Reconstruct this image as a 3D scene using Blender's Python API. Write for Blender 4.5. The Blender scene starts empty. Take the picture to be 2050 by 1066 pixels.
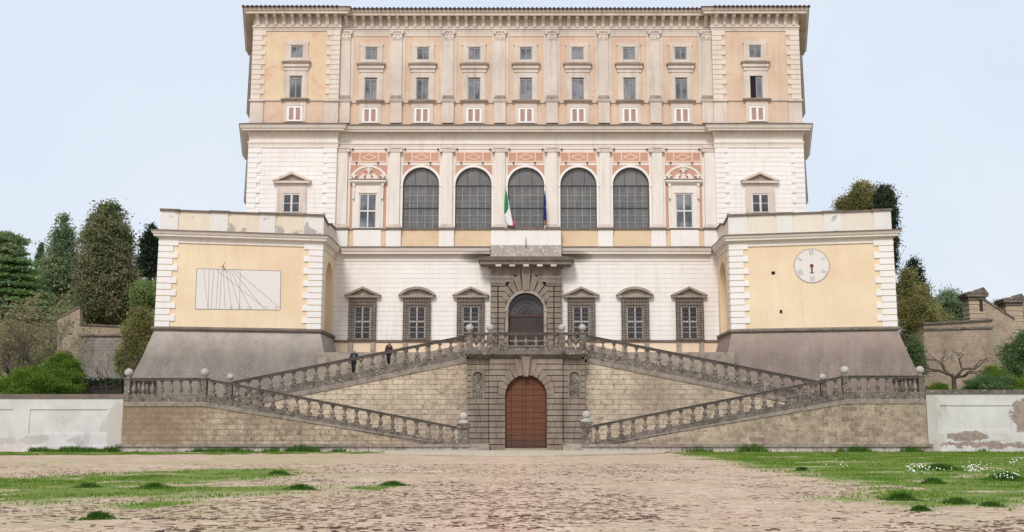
import bpy, bmesh, math, random
import numpy as np
from mathutils import Vector, Matrix, Euler
random.seed(7)
RNG = np.random.default_rng(11)
R = math.radians
S = bpy.context.scene
COL = S.collection

# ------------------------------------------------------------------ camera model (used to turn measured angles into metres)
F, CX, CY, PITCH, EYE = 2098.0, 1053.0, 533.0, R(8.8), 1.7
SP, CP = math.sin(PITCH), math.cos(PITCH)
def depth_t(v, Y):
    return Y / (CP - SP * (CY - v) / F)
def zz(v, Y):
    return EYE + depth_t(v, Y) * (SP + CP * (CY - v) / F)
def xx(u, v, Y):
    return (u - CX) / F * depth_t(v, Y)
def px(n, v, Y):
    return n / F * depth_t(v, Y)
def gnd(u, v, z=0.0):
    up = SP + CP * (CY - v) / F
    t = (z - EYE) / up
    return ((u - CX) / F * t, t * (CP - SP * (CY - v) / F))

# ------------------------------------------------------------------ objects
def tag(o, label=None, cat=None, group=None, kind=None):
    if label: o['label'] = label
    if cat: o['category'] = cat
    if group: o['group'] = group
    if kind: o['kind'] = kind
    return o
ORG = {}
def link(o, parent, origin):
    COL.objects.link(o)
    origin = Vector(origin)
    ORG[o.name] = origin
    if parent is not None:
        o.parent = parent
        o.location = origin - ORG[parent.name]
    else:
        o.location = origin
    return o
def empty(name, origin):
    o = bpy.data.objects.new(name, None)
    o.empty_display_size = 0.3
    return link(o, None, origin)
def copy_tree(o, parent=None, delta=None, new_loc=None):
    c = o.copy(); COL.objects.link(c)
    if parent is not None: c.parent = parent
    if new_loc is not None: c.location = new_loc
    if delta is not None: c.location = Vector(o.location) + Vector(delta)
    ORG[c.name] = ORG[o.name] + (Vector(delta) if delta is not None else Vector((0, 0, 0)))
    for ch in list(o.children): copy_tree(ch, c)
    return c

class MB:
    def __init__(s): s.v = []; s.f = []
    def add(s, vs, fs):
        n = len(s.v); s.v += [tuple(p) for p in vs]; s.f += [[i + n for i in f] for f in fs]; return s
    def box(s, x0, x1, y0, y1, z0, z1):
        if x0 > x1: x0, x1 = x1, x0
        if z0 > z1: z0, z1 = z1, z0
        return s.add([(x0,y0,z0),(x1,y0,z0),(x1,y1,z0),(x0,y1,z0),(x0,y0,z1),(x1,y0,z1),(x1,y1,z1),(x0,y1,z1)],
              [(0,3,2,1),(4,5,6,7),(0,1,5,4),(1,2,6,5),(2,3,7,6),(3,0,4,7)])
    def prism(s, pts, y0, y1):
        n = len(pts)
        vs = [(x,y0,z) for x,z in pts] + [(x,y1,z) for x,z in pts]
        fs = [list(range(n)), list(range(2*n-1, n-1, -1))]
        for i in range(n):
            j = (i+1) % n; fs.append((i, i+n, j+n, j))
        return s.add(vs, fs)
    def vprism(s, pts, z0, z1, caps=True):
        n = len(pts)
        vs = [(x,y,z0) for x,y in pts] + [(x,y,z1) for x,y in pts]
        fs = [(i, (i+1)%n, (i+1)%n+n, i+n) for i in range(n)]
        if caps: fs += [list(range(n-1,-1,-1)), list(range(n, 2*n))]
        return s.add(vs, fs)
    def sweep(s, path, prof, close_prof=True):
        n = len(path); m = len(prof)
        mit = []
        for i in range(n):
            ns = []
            for a, b in ((i-1, i), (i, i+1)):
                if a < 0 or b >= n: continue
                d = Vector((path[b][0]-path[a][0], path[b][1]-path[a][1])).normalized()
                ns.append(Vector((d.y, -d.x)))
            if len(ns) == 1: mit.append(ns[0])
            else: mit.append((ns[0]+ns[1]) / (1 + ns[0].dot(ns[1])))
        vs = []
        for i in range(n):
            for o, z in prof:
                vs.append((path[i][0]+mit[i].x*o, path[i][1]+mit[i].y*o, z))
        fs = []
        for i in range(n-1):
            for k in range(m if close_prof else m-1):
                k2 = (k+1) % m
                fs.append((i*m+k, (i+1)*m+k, (i+1)*m+k2, i*m+k2))
        if close_prof:
            fs += [list(range(m)), list(range((n-1)*m, n*m))[::-1]]
        return s.add(vs, fs)
    def lathe(s, c, prof, n=12):
        vs = []; fs = []; m = len(prof)
        for r, z in prof:
            for k in range(n):
                a = 2*math.pi*k/n
                vs.append((c[0]+r*math.cos(a), c[1]+r*math.sin(a), c[2]+z))
        for i in range(m-1):
            for k in range(n):
                fs.append((i*n+k, i*n+(k+1)%n, (i+1)*n+(k+1)%n, (i+1)*n+k))
        fs.append(list(range(n-1,-1,-1))); fs.append(list(range((m-1)*n, m*n)))
        return s.add(vs, fs)
    def ball(s, c, r, n=14):
        prof = [(max(1e-3, r*math.sin(math.pi*i/n)), -r*math.cos(math.pi*i/n)) for i in range(n+1)]
        return s.lathe(c, prof, n)
    def tube(s, pts, rads, n=6):
        vs = []; fs = []
        P = [Vector(p) for p in pts]
        for i, p in enumerate(P):
            d = (P[min(i+1, len(P)-1)] - P[max(i-1, 0)])
            d = d.normalized() if d.length > 1e-9 else Vector((0,0,1))
            a = d.cross(Vector((0,1,0.01))) if abs(d.y) < .9 else d.cross(Vector((1,0,0)))
            a.normalize(); b = d.cross(a)
            for k in range(n):
                w = 2*math.pi*k/n
                vs.append(p + (a*math.cos(w) + b*math.sin(w))*rads[i])
        for i in range(len(P)-1):
            for k in range(n):
                fs.append((i*n+k, i*n+(k+1)%n, (i+1)*n+(k+1)%n, (i+1)*n+k))
        fs.append(list(range(n-1,-1,-1))); fs.append(list(range((len(P)-1)*n, len(P)*n)))
        return s.add(vs, fs)
    def ring(s, cx, cz, r0, r1, y0, y1, a0=0, a1=180, n=24):
        for k in range(n):
            p = []
            for a, r in ((k, r0), (k, r1), (k+1, r1), (k+1, r0)):
                w = R(a0 + (a1-a0)*a/n); p.append((cx+r*math.cos(w), cz+r*math.sin(w)))
            s.prism(p, y0, y1)
        return s
    def frame(s, cx, ho, z0, z1, hi, i0, i1, y0, y1):
        s.box(cx-ho, cx-hi, y0, y1, z0, z1); s.box(cx+hi, cx+ho, y0, y1, z0, z1)
        if z1 > i1: s.box(cx-hi, cx+hi, y0, y1, i1, z1)
        if i0 > z0: s.box(cx-hi, cx+hi, y0, y1, z0, i0)
        return s
    def archpanel(s, x0, x1, z0, z1, cx, r, zs, y0, y1, n=24, tf=None):
        """wall from x0..x1, z0..z1 with an arched hole of radius r springing at zs, open at the bottom"""
        b = MB()
        b.box(x0, cx-r, y0, y1, z0, zs); b.box(cx+r, x1, y0, y1, z0, zs)
        b.box(x0, cx-r, y0, y1, zs, z1); b.box(cx+r, x1, y0, y1, zs, z1)
        for k in range(n):
            w0 = math.pi*k/n; w1 = math.pi*(k+1)/n
            pa = (cx+r*math.cos(w0), zs+r*math.sin(w0)); pb = (cx+r*math.cos(w1), zs+r*math.sin(w1))
            b.prism([pa, (pa[0], z1), (pb[0], z1), pb], y0, y1)
        vs = b.v if tf is None else [tf(p) for p in b.v]
        return s.add(vs, b.f)
    def build(s, name, mat, parent=None, origin=None, smooth=False, merge=False):
        if origin is None:
            A = np.array(s.v); lo = A.min(0); hi = A.max(0)
            origin = ((lo[0]+hi[0])/2, (lo[1]+hi[1])/2, lo[2])
        ox, oy, oz = origin
        me = bpy.data.meshes.new(name)
        me.from_pydata([(x-ox, y-oy, z-oz) for x,y,z in s.v], [], s.f)
        bm = bmesh.new(); bm.from_mesh(me)
        if merge: bmesh.ops.remove_doubles(bm, verts=bm.verts, dist=1e-4)
        bmesh.ops.recalc_face_normals(bm, faces=bm.faces)
        bm.to_mesh(me); bm.free()
        me.materials.append(mat)
        if smooth:
            me.polygons.foreach_set('use_smooth', [True]*len(me.polygons))
        o = bpy.data.objects.new(name, me)
        return link(o, parent, origin)

def np_mesh(name, V, faces_n, mat, parent=None, origin=None, attr=None):
    """V: (n*k,3) array, faces of k consecutive vertices"""
    k = faces_n; n = len(V)//k
    if origin is None:
        lo = V.min(0); hi = V.max(0); origin = ((lo[0]+hi[0])/2, (lo[1]+hi[1])/2, lo[2])
    W = V - np.array(origin)
    me = bpy.data.meshes.new(name)
    me.vertices.add(n*k); me.loops.add(n*k); me.polygons.add(n)
    me.vertices.foreach_set('co', W.astype(np.float32).ravel())
    me.loops.foreach_set('vertex_index', np.arange(n*k, dtype=np.int32))
    me.polygons.foreach_set('loop_start', np.arange(0, n*k, k, dtype=np.int32))
    me.update(calc_edges=True); me.validate()
    me.materials.append(mat)
    o = bpy.data.objects.new(name, me)
    return link(o, parent, origin)

# ------------------------------------------------------------------ materials
class NT:
    def __init__(s, name):
        s.m = bpy.data.materials.new(name); s.m.use_nodes = True
        s.t = s.m.node_tree; s.t.nodes.clear()
        s.out = s.t.nodes.new('ShaderNodeOutputMaterial')
        s.geo = s.t.nodes.new('ShaderNodeNewGeometry')
        s.pos = s.geo.outputs['Position']
    def n(s, typ, ins=None, **kw):
        nd = s.t.nodes.new(typ)
        for k, v in kw.items(): setattr(nd, k, v)
        for k, v in (ins or {}).items(): s.put(nd.inputs[k], v)
        return nd
    def put(s, sock, v):
        if isinstance(v, bpy.types.NodeSocket): s.t.links.new(v, sock)
        else:
            if isinstance(v, (tuple, list)) and len(v) == 3 and sock.type == 'RGBA': v = (*v, 1)
            sock.default_value = v
    def math(s, op, a, b=0.5, clamp=False):
        nd = s.n('ShaderNodeMath', {0: a, 1: b}, operation=op); nd.use_clamp = clamp; return nd.outputs[0]
    def xyz(s): return s.n('ShaderNodeSeparateXYZ', {0: s.pos}).outputs
    def comb(s, x, y, z=0.0): return s.n('ShaderNodeCombineXYZ', {0: x, 1: y, 2: z}).outputs[0]
    def scalev(s, vec, sc):
        return s.n('ShaderNodeVectorMath', {0: vec, 1: sc}, operation='MULTIPLY').outputs[0]
    def noise(s, scale, detail=4, rough=.6, vec=None, dist=0.0):
        return s.n('ShaderNodeTexNoise', {'Vector': vec or s.pos, 'Scale': scale, 'Detail': detail, 'Roughness': rough, 'Distortion': dist}).outputs[0]
    def ramp(s, fac, lo, hi, a=0.0, b=1.0):
        nd = s.n('ShaderNodeMapRange', {0: fac, 1: lo, 2: hi, 3: a, 4: b}); nd.clamp = True; return nd.outputs[0]
    def mix(s, fac, a, b, blend='MIX'):
        nd = s.t.nodes.new('ShaderNodeMix'); nd.data_type = 'RGBA'; nd.blend_type = blend
        s.put(nd.inputs[0], fac); s.put(nd.inputs[6], a); s.put(nd.inputs[7], b); return nd.outputs[2]
    def brick(s, vec, bw, rh, mortar=.02, off=.5, smooth=.1, bias=0.0, c1=(1,1,1), c2=(0,0,0), cm=(0,0,0), squash=1.0, sqf=2):
        nd = s.n('ShaderNodeTexBrick', {'Vector': vec, 'Color1': c1, 'Color2': c2, 'Mortar': cm, 'Scale': 1.0, 'Mortar Size': mortar,
            'Mortar Smooth': smooth, 'Bias': bias, 'Brick Width': bw, 'Row Height': rh})
        nd.offset = off; nd.squash = squash; nd.squash_frequency = sqf
        return nd.outputs
    def done(s, col, rough=.85, bump=None, bstr=.3, bdist=.05, spec=.3, metallic=0.0, extra=None):
        b = s.n('ShaderNodeBsdfPrincipled', {'Base Color': col, 'Roughness': rough, 'Metallic': metallic, 'Specular IOR Level': spec})
        if bump is not None:
            bp = s.n('ShaderNodeBump', {'Strength': bstr, 'Distance': bdist, 'Height': bump}); s.put(b.inputs['Normal'], bp.outputs[0])
        if extra: extra(s, b)
        s.t.links.new(b.outputs[0], s.out.inputs[0]); return s.m

def plaster(name, c, c2, amt=.5, stain=(.3,.26,.22), stain_amt=.35, drip=True, patch=None, scale=.35, rough=.9):
    t = NT(name)
    a = t.ramp(t.noise(scale, 6, .65), .35, .68)
    col = t.mix(t.math('MULTIPLY', a, amt), c, c2)
    X, Y, Z = t.xyz()
    if drip:
        dv = t.comb(t.math('MULTIPLY', X, 1.6), t.math('MULTIPLY', Y, 1.6), t.math('MULTIPLY', Z, .16))
        d = t.ramp(t.noise(1.0, 5, .7, dv), .52, .8)
        col = t.mix(t.math('MULTIPLY', d, stain_amt), col, stain)
    f = t.ramp(t.noise(5.0, 5, .7), .3, .75)
    col = t.mix(t.math('MULTIPLY', f, .16), col, stain)
    if patch:
        p = t.ramp(t.noise(patch[1], 5, .6, None, .4), patch[2], patch[2]+.03)
        col = t.mix(t.math('MULTIPLY', p, patch[3]), col, patch[0])
    return t.done(col, rough, t.noise(14, 4, .7), .25, .02)

def ashlar_mat(name, c, c2, joint, bw, rh, mortar, amt=.4, joint_amt=1.0, stain=(.3,.27,.24), stain_amt=.25, plane='XZ', zoff=0.0, bstr=.5, dark=None, xoff=0.0, patch=None, pits=0.0, rust=None):
    t = NT(name)
    X, Y, Z = t.xyz()
    h = X if plane == 'XZ' else Y
    wob = t.math('MULTIPLY', t.math('SUBTRACT', t.noise(.9, 3, .6), .5), .035)
    vec = t.comb(t.math('ADD', h, 200.0+xoff), t.math('ADD', t.math('ADD', Z, 50.0+zoff), wob), 0)
    br = t.brick(vec, bw, rh, mortar, .5, .15)
    col = t.mix(t.math('MULTIPLY', br[0], amt), c, c2)
    a = t.ramp(t.noise(.3, 6, .65), .35, .7)
    col = t.mix(t.math('MULTIPLY', a, .5), col, c2)
    if dark:   # (colour, noise scale, lo, hi, amount) broad weathered zones
        d = t.ramp(t.noise(dark[1], 6, .68, None, .3), dark[2], dark[3])
        col = t.mix(t.math('MULTIPLY', d, dark[4]), col, dark[0])
    if patch:
        bb = t.brick(vec, bw, rh, mortar, .5, .1, patch[4] if len(patch) > 4 else -.4)
        n2 = t.ramp(t.noise(patch[1], 4, .6), patch[2], patch[2]+.12)
        col = t.mix(t.math('MULTIPLY', t.math('MULTIPLY', n2, bb[0]), patch[3]), col, patch[0])
    dv = t.comb(t.math('MULTIPLY', X, 1.5), t.math('MULTIPLY', Y, 1.5), t.math('MULTIPLY', Z, .2))
    col = t.mix(t.math('MULTIPLY', t.ramp(t.noise(1.0, 5, .7, dv), .5, .8), stain_amt), col, stain)
    col = t.mix(t.math('MULTIPLY', t.ramp(t.noise(6.0, 5, .75), .4, .75), .25), col, stain)
    if pits:
        col = t.mix(t.math('MULTIPLY', t.ramp(t.noise(2.2, 6, .75, None, .4), .46, .64), pits), col, (.17,.125,.09))
        col = t.mix(t.math('MULTIPLY', t.ramp(t.noise(4.2, 3, .6), .62, .70), pits), col, (.07,.05,.04))
        col = t.mix(t.math('MULTIPLY', t.ramp(t.noise(1.3, 6, .7), .54, .68), pits*.8), col, (.66,.57,.43))
    if rust:
        e = t.math('ADD', t.math('DIVIDE', t.math('SUBTRACT', X, rust[0]), rust[1]), t.math('MULTIPLY', t.math('SUBTRACT', t.noise(.5, 5, .65), .5), 2.2))
        col = t.mix(t.math('MULTIPLY', t.ramp(e, 0.0, 1.0), rust[3]), col, rust[2])
    jf = t.math('MULTIPLY', br[1], joint_amt)
    jn = t.ramp(t.noise(1.3, 4, .6), .3, .6, .35, 1.0)
    col = t.mix(t.math('MULTIPLY', jf, jn), col, joint)
    hgt = t.math('ADD', t.math('MULTIPLY', t.math('SUBTRACT', 1.0, br[1]), .8), t.math('MULTIPLY', t.noise(9, 5, .7), .45))
    return t.done(col, .92, hgt, bstr, .04)

def stone(name, c, c2, spot=(.5,.48,.44), spot_amt=.35, dark=(.09,.08,.07), dark_amt=.4, rough=.92):
    t = NT(name)
    col = t.mix(t.ramp(t.noise(.8, 6, .65), .35, .68), c, c2)
    d = t.ramp(t.noise(2.4, 6, .75), .47, .66)
    col = t.mix(t.math('MULTIPLY', d, dark_amt), col, dark)
    sp = t.ramp(t.noise(6.5, 4, .6), .585, .66)
    col = t.mix(t.math('MULTIPLY', sp, spot_amt), col, spot)
    return t.done(col, rough, t.noise(8, 5, .75), .5, .04)

def plain(name, c, rough=.6, var=.15, scale=3.0, metallic=0.0, spec=.4):
    t = NT(name)
    col = t.mix(t.ramp(t.noise(scale, 4, .6), .3, .7), c, tuple(x*(1-var) for x in c))
    return t.done(col, rough, None, spec=spec, metallic=metallic)

def glass(name, c, c2, lines=None, rough=.12):
    t = NT(name)
    col = t.mix(t.ramp(t.noise(.55, 3, .6), .38, .62), c, c2)
    if lines:
        X, Y, Z = t.xyz()
        br = t.brick(t.comb(t.math('ADD', X, 201.3), t.math('ADD', Z, 50.2)), lines[0], lines[1], .012, 0.0, 0.0)
        g = t.ramp(t.noise(.8, 2, .5), .4, .6)
        col = t.mix(t.math('MULTIPLY', t.math('MULTIPLY', br[1], g), lines[3]), col, lines[2])
    return t.done(col, rough, t.noise(1.2, 2, .5), .08, .05, spec=.5)

def pane_mat(name, c, c2, lines):
    t = NT(name)
    col = t.mix(t.ramp(t.noise(.9, 3, .6), .35, .65), c, c2)
    X, Y, Z = t.xyz()
    br = t.brick(t.comb(t.math('ADD', X, 201.3), t.math('ADD', Z, 50.2)), lines[0], lines[1], .012, 0.0, 0.0)
    g = t.ramp(t.noise(.8, 2, .5), .4, .6)
    col = t.mix(t.math('MULTIPLY', t.math('MULTIPLY', br[1], g), lines[3]), col, lines[2])
    b = t.n('ShaderNodeBsdfPrincipled', {'Base Color': col, 'Roughness': .25, 'Specular IOR Level': .4})
    tr = t.n('ShaderNodeBsdfTransparent', {'Color': (.8,.8,.8)})
    mx_ = t.n('ShaderNodeMixShader', {0: .52})
    t.t.links.new(tr.outputs[0], mx_.inputs[1]); t.t.links.new(b.outputs[0], mx_.inputs[2])
    t.t.links.new(mx_.outputs[0], t.out.inputs[0]); return t.m
def leafmat(name, c, c2, c3=None, scale=.5, trans=.4):
    t = NT(name)
    rnd = t.geo.outputs['Random Per Island']
    col = t.mix(rnd, c, c2)
    if c3: col = t.mix(t.ramp(t.noise(scale, 3, .6), .45, .62), col, c3)
    d = t.n('ShaderNodeBsdfPrincipled', {'Base Color': col, 'Roughness': .8, 'Specular IOR Level': .12})
    tr = t.n('ShaderNodeBsdfTranslucent', {'Color': col})
    mx_ = t.n('ShaderNodeMixShader', {0: trans})
    t.t.links.new(d.outputs[0], mx_.inputs[1]); t.t.links.new(tr.outputs[0], mx_.inputs[2])
    t.t.links.new(mx_.outputs[0], t.out.inputs[0]); return t.m

M = {}
M['cream'] = plaster('cream_plaster', (.73,.635,.56), (.57,.485,.42), .85, (.25,.195,.16), .65)
M['stucco'] = plaster('pale_stucco', (.82,.755,.69), (.73,.65,.58), .7, (.34,.28,.24), .42)
M['orange'] = plaster('ochre_plaster', (.71,.55,.415), (.61,.425,.315), .95, (.40,.285,.215), .58, patch=((.62,.36,.28), .5, .6, .5))
M['ochreyel'] = plaster('yellow_ochre_plaster', (.75,.60,.405), (.66,.475,.33), .85, (.45,.32,.23), .35, patch=((.64,.38,.29), .4, .57, .6))
M['bastyel'] = plaster('bastion_yellow_plaster', (.84,.695,.495), (.755,.57,.385), .95, (.62,.48,.355), .5, scale=.22)
M['niche'] = plaster('niche_ochre_plaster', (.70,.44,.18), (.60,.36,.15), .6, (.4,.26,.14), .3)
M['basewall'] = plaster('base_peach_plaster', (.84,.68,.51), (.80,.58,.42), .8, (.5,.42,.34), .4)
M['pink'] = plaster('rose_plaster', (.60,.345,.255), (.52,.28,.21), .8, (.35,.2,.15), .35)
M['pinkline'] = plaster('pale_rose_plaster', (.82,.62,.49), (.76,.55,.43), .5, (.5,.33,.25), .2, drip=False)
M['white'] = plaster('white_paint', (.85,.81,.775), (.77,.725,.685), .5, (.45,.40,.36), .25)
M['quoin'] = plaster('white_quoin_paint', (.86,.83,.80), (.79,.75,.72), .5, (.48,.43,.39), .22)
M['quoincream'] = plaster('cream_quoin_paint', (.77,.68,.60), (.65,.57,.49), .7, (.34,.27,.22), .45)
def soot(t, col, X, Z_):
    # grime washed down either side of the portal cornice
    ex = t.math('DIVIDE', t.math('SUBTRACT', t.math('ABSOLUTE', X), 4.2), 1.7)
    ez = t.math('DIVIDE', t.math('SUBTRACT', Z_, SOOTZ), .55)
    e = t.math('ADD', t.math('POWER', t.math('ABSOLUTE', ex), 2.0), t.math('POWER', t.math('ABSOLUTE', ez), 2.0))
    e = t.math('ADD', e, t.math('MULTIPLY', t.math('SUBTRACT', t.noise(1.2, 5, .7), .5), 1.2))
    return t.mix(t.math('MULTIPLY', t.ramp(e, 1.3, .1), .8), col, (.11,.085,.07))
def cornice_mat():
    t = NT('weathered_cornice_stucco'); X, Y, Z_ = t.xyz()
    col = t.mix(t.ramp(t.noise(.35, 6, .65), .35, .68), (.80,.735,.67), (.70,.62,.55))
    col = t.mix(t.math('MULTIPLY', t.ramp(t.noise(5, 5, .7), .4, .75), .25), col, (.36,.30,.26))
    return t.done(soot(t, col, X, Z_), .9, t.noise(14, 4, .7), .25, .02)
def rust_mat():
    t = NT('white_rusticated_wall'); X, Y, Z_ = t.xyz()
    h = t.math('ADD', X, t.math('MULTIPLY', Y, .4))
    zz_ = t.math('ADD', t.math('ADD', Z_, 50.05), t.math('MULTIPLY', t.math('SUBTRACT', t.noise(.35, 3, .6), .5), .03))
    br = t.brick(t.comb(t.math('ADD', h, 200.0), zz_), 1.35, .425, .016, .5, .15)
    fr = t.math('ABSOLUTE', t.math('SUBTRACT', t.math('FRACT', t.math('DIVIDE', zz_, .425)), .5))
    hl = t.ramp(fr, .455, .478)
    col = t.mix(t.math('MULTIPLY', br[0], .22), (.86,.82,.785), (.79,.745,.71))
    col = t.mix(t.math('MULTIPLY', t.ramp(t.noise(.3, 6, .65), .35, .7), .5), col, (.78,.725,.69))
    dv = t.comb(t.math('MULTIPLY', X, 1.5), t.math('MULTIPLY', Y, 1.5), t.math('MULTIPLY', Z_, .2))
    col = t.mix(t.math('MULTIPLY', t.ramp(t.noise(1.0, 5, .7, dv), .5, .8), .36), col, (.48,.41,.36))
    jn = t.ramp(t.noise(1.1, 4, .6), .32, .6, .25, 1.0)
    col = t.mix(t.math('MULTIPLY', t.math('MULTIPLY', br[1], .32), jn), col, (.42,.36,.32))
    col = t.mix(t.math('MULTIPLY', t.math('MULTIPLY', hl, .72), jn), col, (.36,.30,.27))
    col = soot(t, col, X, Z_)
    hgt = t.math('ADD', t.math('SUBTRACT', 1.0, t.math('MAXIMUM', hl, t.math('MULTIPLY', br[1], .4))), t.math('MULTIPLY', t.noise(9, 5, .7), .35))
    return t.done(col, .92, hgt, .5, .03)
SOOTZ = zz(516.5, 93.1)
M['cornsoot'] = cornice_mat()
M['rust'] = rust_mat()
M['grey'] = stone('grey_peperino', (.25,.205,.17), (.17,.14,.115), dark_amt=.6)
M['greywarm'] = stone('warm_grey_peperino', (.41,.345,.28), (.30,.25,.205), (.5,.46,.4), .15, (.10,.08,.066), .6)
def block_mat():
    t = NT('rusticated_peperino'); X, Y, Z_ = t.xyz()
    rnd = t.geo.outputs['Random Per Island']
    col = t.mix(t.ramp(t.noise(.8, 6, .65), .35, .68), (.32,.26,.205), (.235,.188,.15))
    col = t.mix(t.math('MULTIPLY', rnd, .4), col, (.24,.19,.155))
    dv = t.comb(t.math('MULTIPLY', X, 1.4), t.math('MULTIPLY', Y, 1.4), t.math('MULTIPLY', Z_, .22))
    col = t.mix(t.math('MULTIPLY', t.ramp(t.noise(1.0, 6, .7, dv), .45, .7), .7), col, (.105,.08,.065))
    col = t.mix(t.math('MULTIPLY', t.ramp(t.noise(4.5, 5, .7), .5, .72), .35), col, (.12,.095,.08))
    col = t.mix(t.math('MULTIPLY', t.ramp(t.noise(2.6, 4, .6), .66, .72), .4), col, (.5,.45,.39))
    return t.done(col, .93, t.noise(8, 5, .75), .6, .04)
M['blocks'] = block_mat()
M['bandst'] = stone('weathered_band_stone', (.34,.285,.235), (.235,.195,.16), (.5,.46,.4), .2, (.085,.068,.056), .65)
M['basest'] = ashlar_mat('pale_base_course', (.58,.545,.50), (.46,.42,.375), (.14,.115,.095), 1.3, .60, .03, .5, .9, (.2,.165,.14), .5, dark=((.20,.165,.14), .5, .5, .62, .7), pits=.5)
M['joint'] = plain('dark_joint', (.045,.035,.03), .95)
M['balus'] = stone('lichen_balustrade_stone', (.215,.18,.153), (.125,.105,.088), (.56,.53,.50), .6, (.036,.03,.026), .8)
M['balusw'] = stone('weathered_baluster_stone', (.30,.245,.20), (.165,.135,.11), (.6,.56,.52), .3, (.045,.036,.03), .75)
M['rail'] = stone('dark_rail_stone', (.145,.12,.105), (.085,.073,.065), (.34,.32,.29), .3, (.04,.035,.032), .6)
M['ballst'] = stone('pale_lichen_ball', (.52,.49,.45), (.38,.35,.32), (.7,.68,.65), .5, (.16,.14,.13), .4)
M['tuff'] = ashlar_mat('tuff_ashlar', (.55,.445,.32), (.42,.325,.23), (.24,.19,.15), 1.0, .40, .024, .5, .95, (.28,.22,.18), .3, dark=((.20,.145,.105), .14, .42, .60, .7), bstr=.9, pits=.8, rust=(-22.5, -3.0, (.25,.17,.10), .55))
M['tuffup'] = ashlar_mat('upper_tuff_ashlar', (.68,.565,.43), (.56,.45,.325), (.26,.21,.165), .95, .385, .022, .4, .9, (.32,.26,.2), .3, dark=((.26,.20,.15), .13, .46, .62, .7), bstr=.8, xoff=.37, pits=.6)
M['tuffr'] = ashlar_mat('right_tuff_ashlar', (.52,.425,.315), (.40,.32,.235), (.47,.385,.29), .62, .37, .022, .5, .6, (.24,.19,.155), .3, dark=((.27,.21,.165), .13, .46, .62, .7), bstr=.8, patch=((.15,.10,.075), .35, .40, .9, .2), pits=.7)
M['scarp'] = None
def scarp_mat(name, c, c2, top):
    t = NT(name)
    X, Y, Z = t.xyz()
    col = t.mix(t.ramp(t.noise(.5, 6, .7), .35, .7), c, c2)
    wob = t.math('ADD', Z, t.math('MULTIPLY', t.noise(.6, 4, .6), 1.6))
    col = t.mix(t.math('MULTIPLY', t.ramp(wob, 8.0, 10.3), .85), col, top)
    col = t.mix(t.math('MULTIPLY', t.ramp(t.noise(.9, 6, .75), .45, .65), .4), col, (.19,.16,.14))
    dv = t.comb(t.math('MULTIPLY', X, 1.2), Y, t.math('MULTIPLY', Z, .2))
    col = t.mix(t.math('MULTIPLY', t.ramp(t.noise(1.0, 6, .7, dv), .46, .7), .4), col, (.36,.32,.285))
    band = t.math('MULTIPLY', t.ramp(wob, 5.6, 6.4), t.ramp(wob, 8.6, 7.6))
    sp = t.ramp(t.noise(9.5, 6, .75), .55, .70)
    col = t.mix(t.math('MULTIPLY', t.math('MULTIPLY', sp, band), .7), col, (.62,.58,.55))
    sp2 = t.ramp(t.noise(7, 4, .6), .55, .7)
    col = t.mix(t.math('MULTIPLY', sp2, .25), col, (.15,.12,.11))
    return t.done(col, .95, t.noise(5, 6, .75), .7, .06)
M['scarpL'] = scarp_mat('grey_scarp_render', (.245,.213,.185), (.19,.163,.14), (.50,.445,.395))
M['scarpR'] = scarp_mat('brown_scarp_render', (.225,.172,.145), (.175,.135,.112), (.40,.31,.262))
M['window'] = glass('window_glass', (.07,.075,.09), (.25,.26,.28))
M['windark'] = glass('dark_window_glass', (.045,.04,.045), (.09,.085,.09))
M['archglass'] = pane_mat('leaded_arch_glass', (.19,.19,.195), (.25,.25,.255), (.78,.62,(.55,.55,.56),.85))
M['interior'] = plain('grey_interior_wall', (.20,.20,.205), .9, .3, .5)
M['innercornice'] = plaster('interior_cornice', (.85,.72,.58), (.70,.58,.47), .8, (.4,.33,.27), .5)
M['archtop'] = glass('arch_top_glass', (.135,.13,.13), (.18,.175,.17), None, .3)
M['sash'] = plain('pale_sash_paint', (.72,.69,.66), .6, .2)
M['sashgrey'] = plain('grey_sash_wood', (.33,.31,.30), .7, .3)
M['sashwhite'] = plain('white_sash_paint', (.85,.82,.78), .6, .1)
M['shutter'] = plain('rose_shutter', (.44,.285,.25), .8, .2)
M['iron'] = plain('wrought_iron', (.06,.045,.04), .7, .3)
M['rustiron'] = plain('rusty_iron', (.12,.06,.045), .8, .3)
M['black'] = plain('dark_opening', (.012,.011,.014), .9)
M['tile'] = plain('dark_roof_tile', (.07,.045,.04), .9, .4, 2.0)
M['ledge'] = stone('brown_ledge_stone', (.44,.35,.29), (.34,.265,.22), (.5,.44,.39), .15, (.15,.115,.095), .5)
M['coping'] = stone('dark_coping', (.22,.17,.145), (.14,.11,.095), (.35,.3,.27), .15)
M['darkdoor'] = plain('dark_brown_door', (.052,.034,.032), .6, .35, .9)
def wood_mat():
    t = NT('plank_door_wood'); X, Y, Z = t.xyz()
    br = t.brick(t.comb(t.math('ADD', X, 100.0), t.math('ADD', Z, 50.0)), .86, .43, .018, 0.0, .1)
    g = t.noise(1.0, 6, .7, t.comb(t.math('MULTIPLY', X, 1.2), Y, t.math('MULTIPLY', Z, 9.0)), .5)
    col = t.mix(t.ramp(g, .3, .7), (.185,.068,.03), (.095,.036,.017))
    col = t.mix(t.math('MULTIPLY', br[0], .4), col, (.13,.05,.024))
    d = t.math('MULTIPLY', t.ramp(t.math('ADD', Z, t.math('MULTIPLY', t.noise(1.2, 5, .7), 1.6)), 2.3, 1.2), .75)
    col = t.mix(d, col, (.07,.045,.035))
    col = t.mix(br[1], col, (.03,.015,.01))
    return t.done(col, .65, t.math('SUBTRACT', t.math('MULTIPLY', g, .4), br[1]), .5, .03)
M['wood'] = wood_mat()
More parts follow.
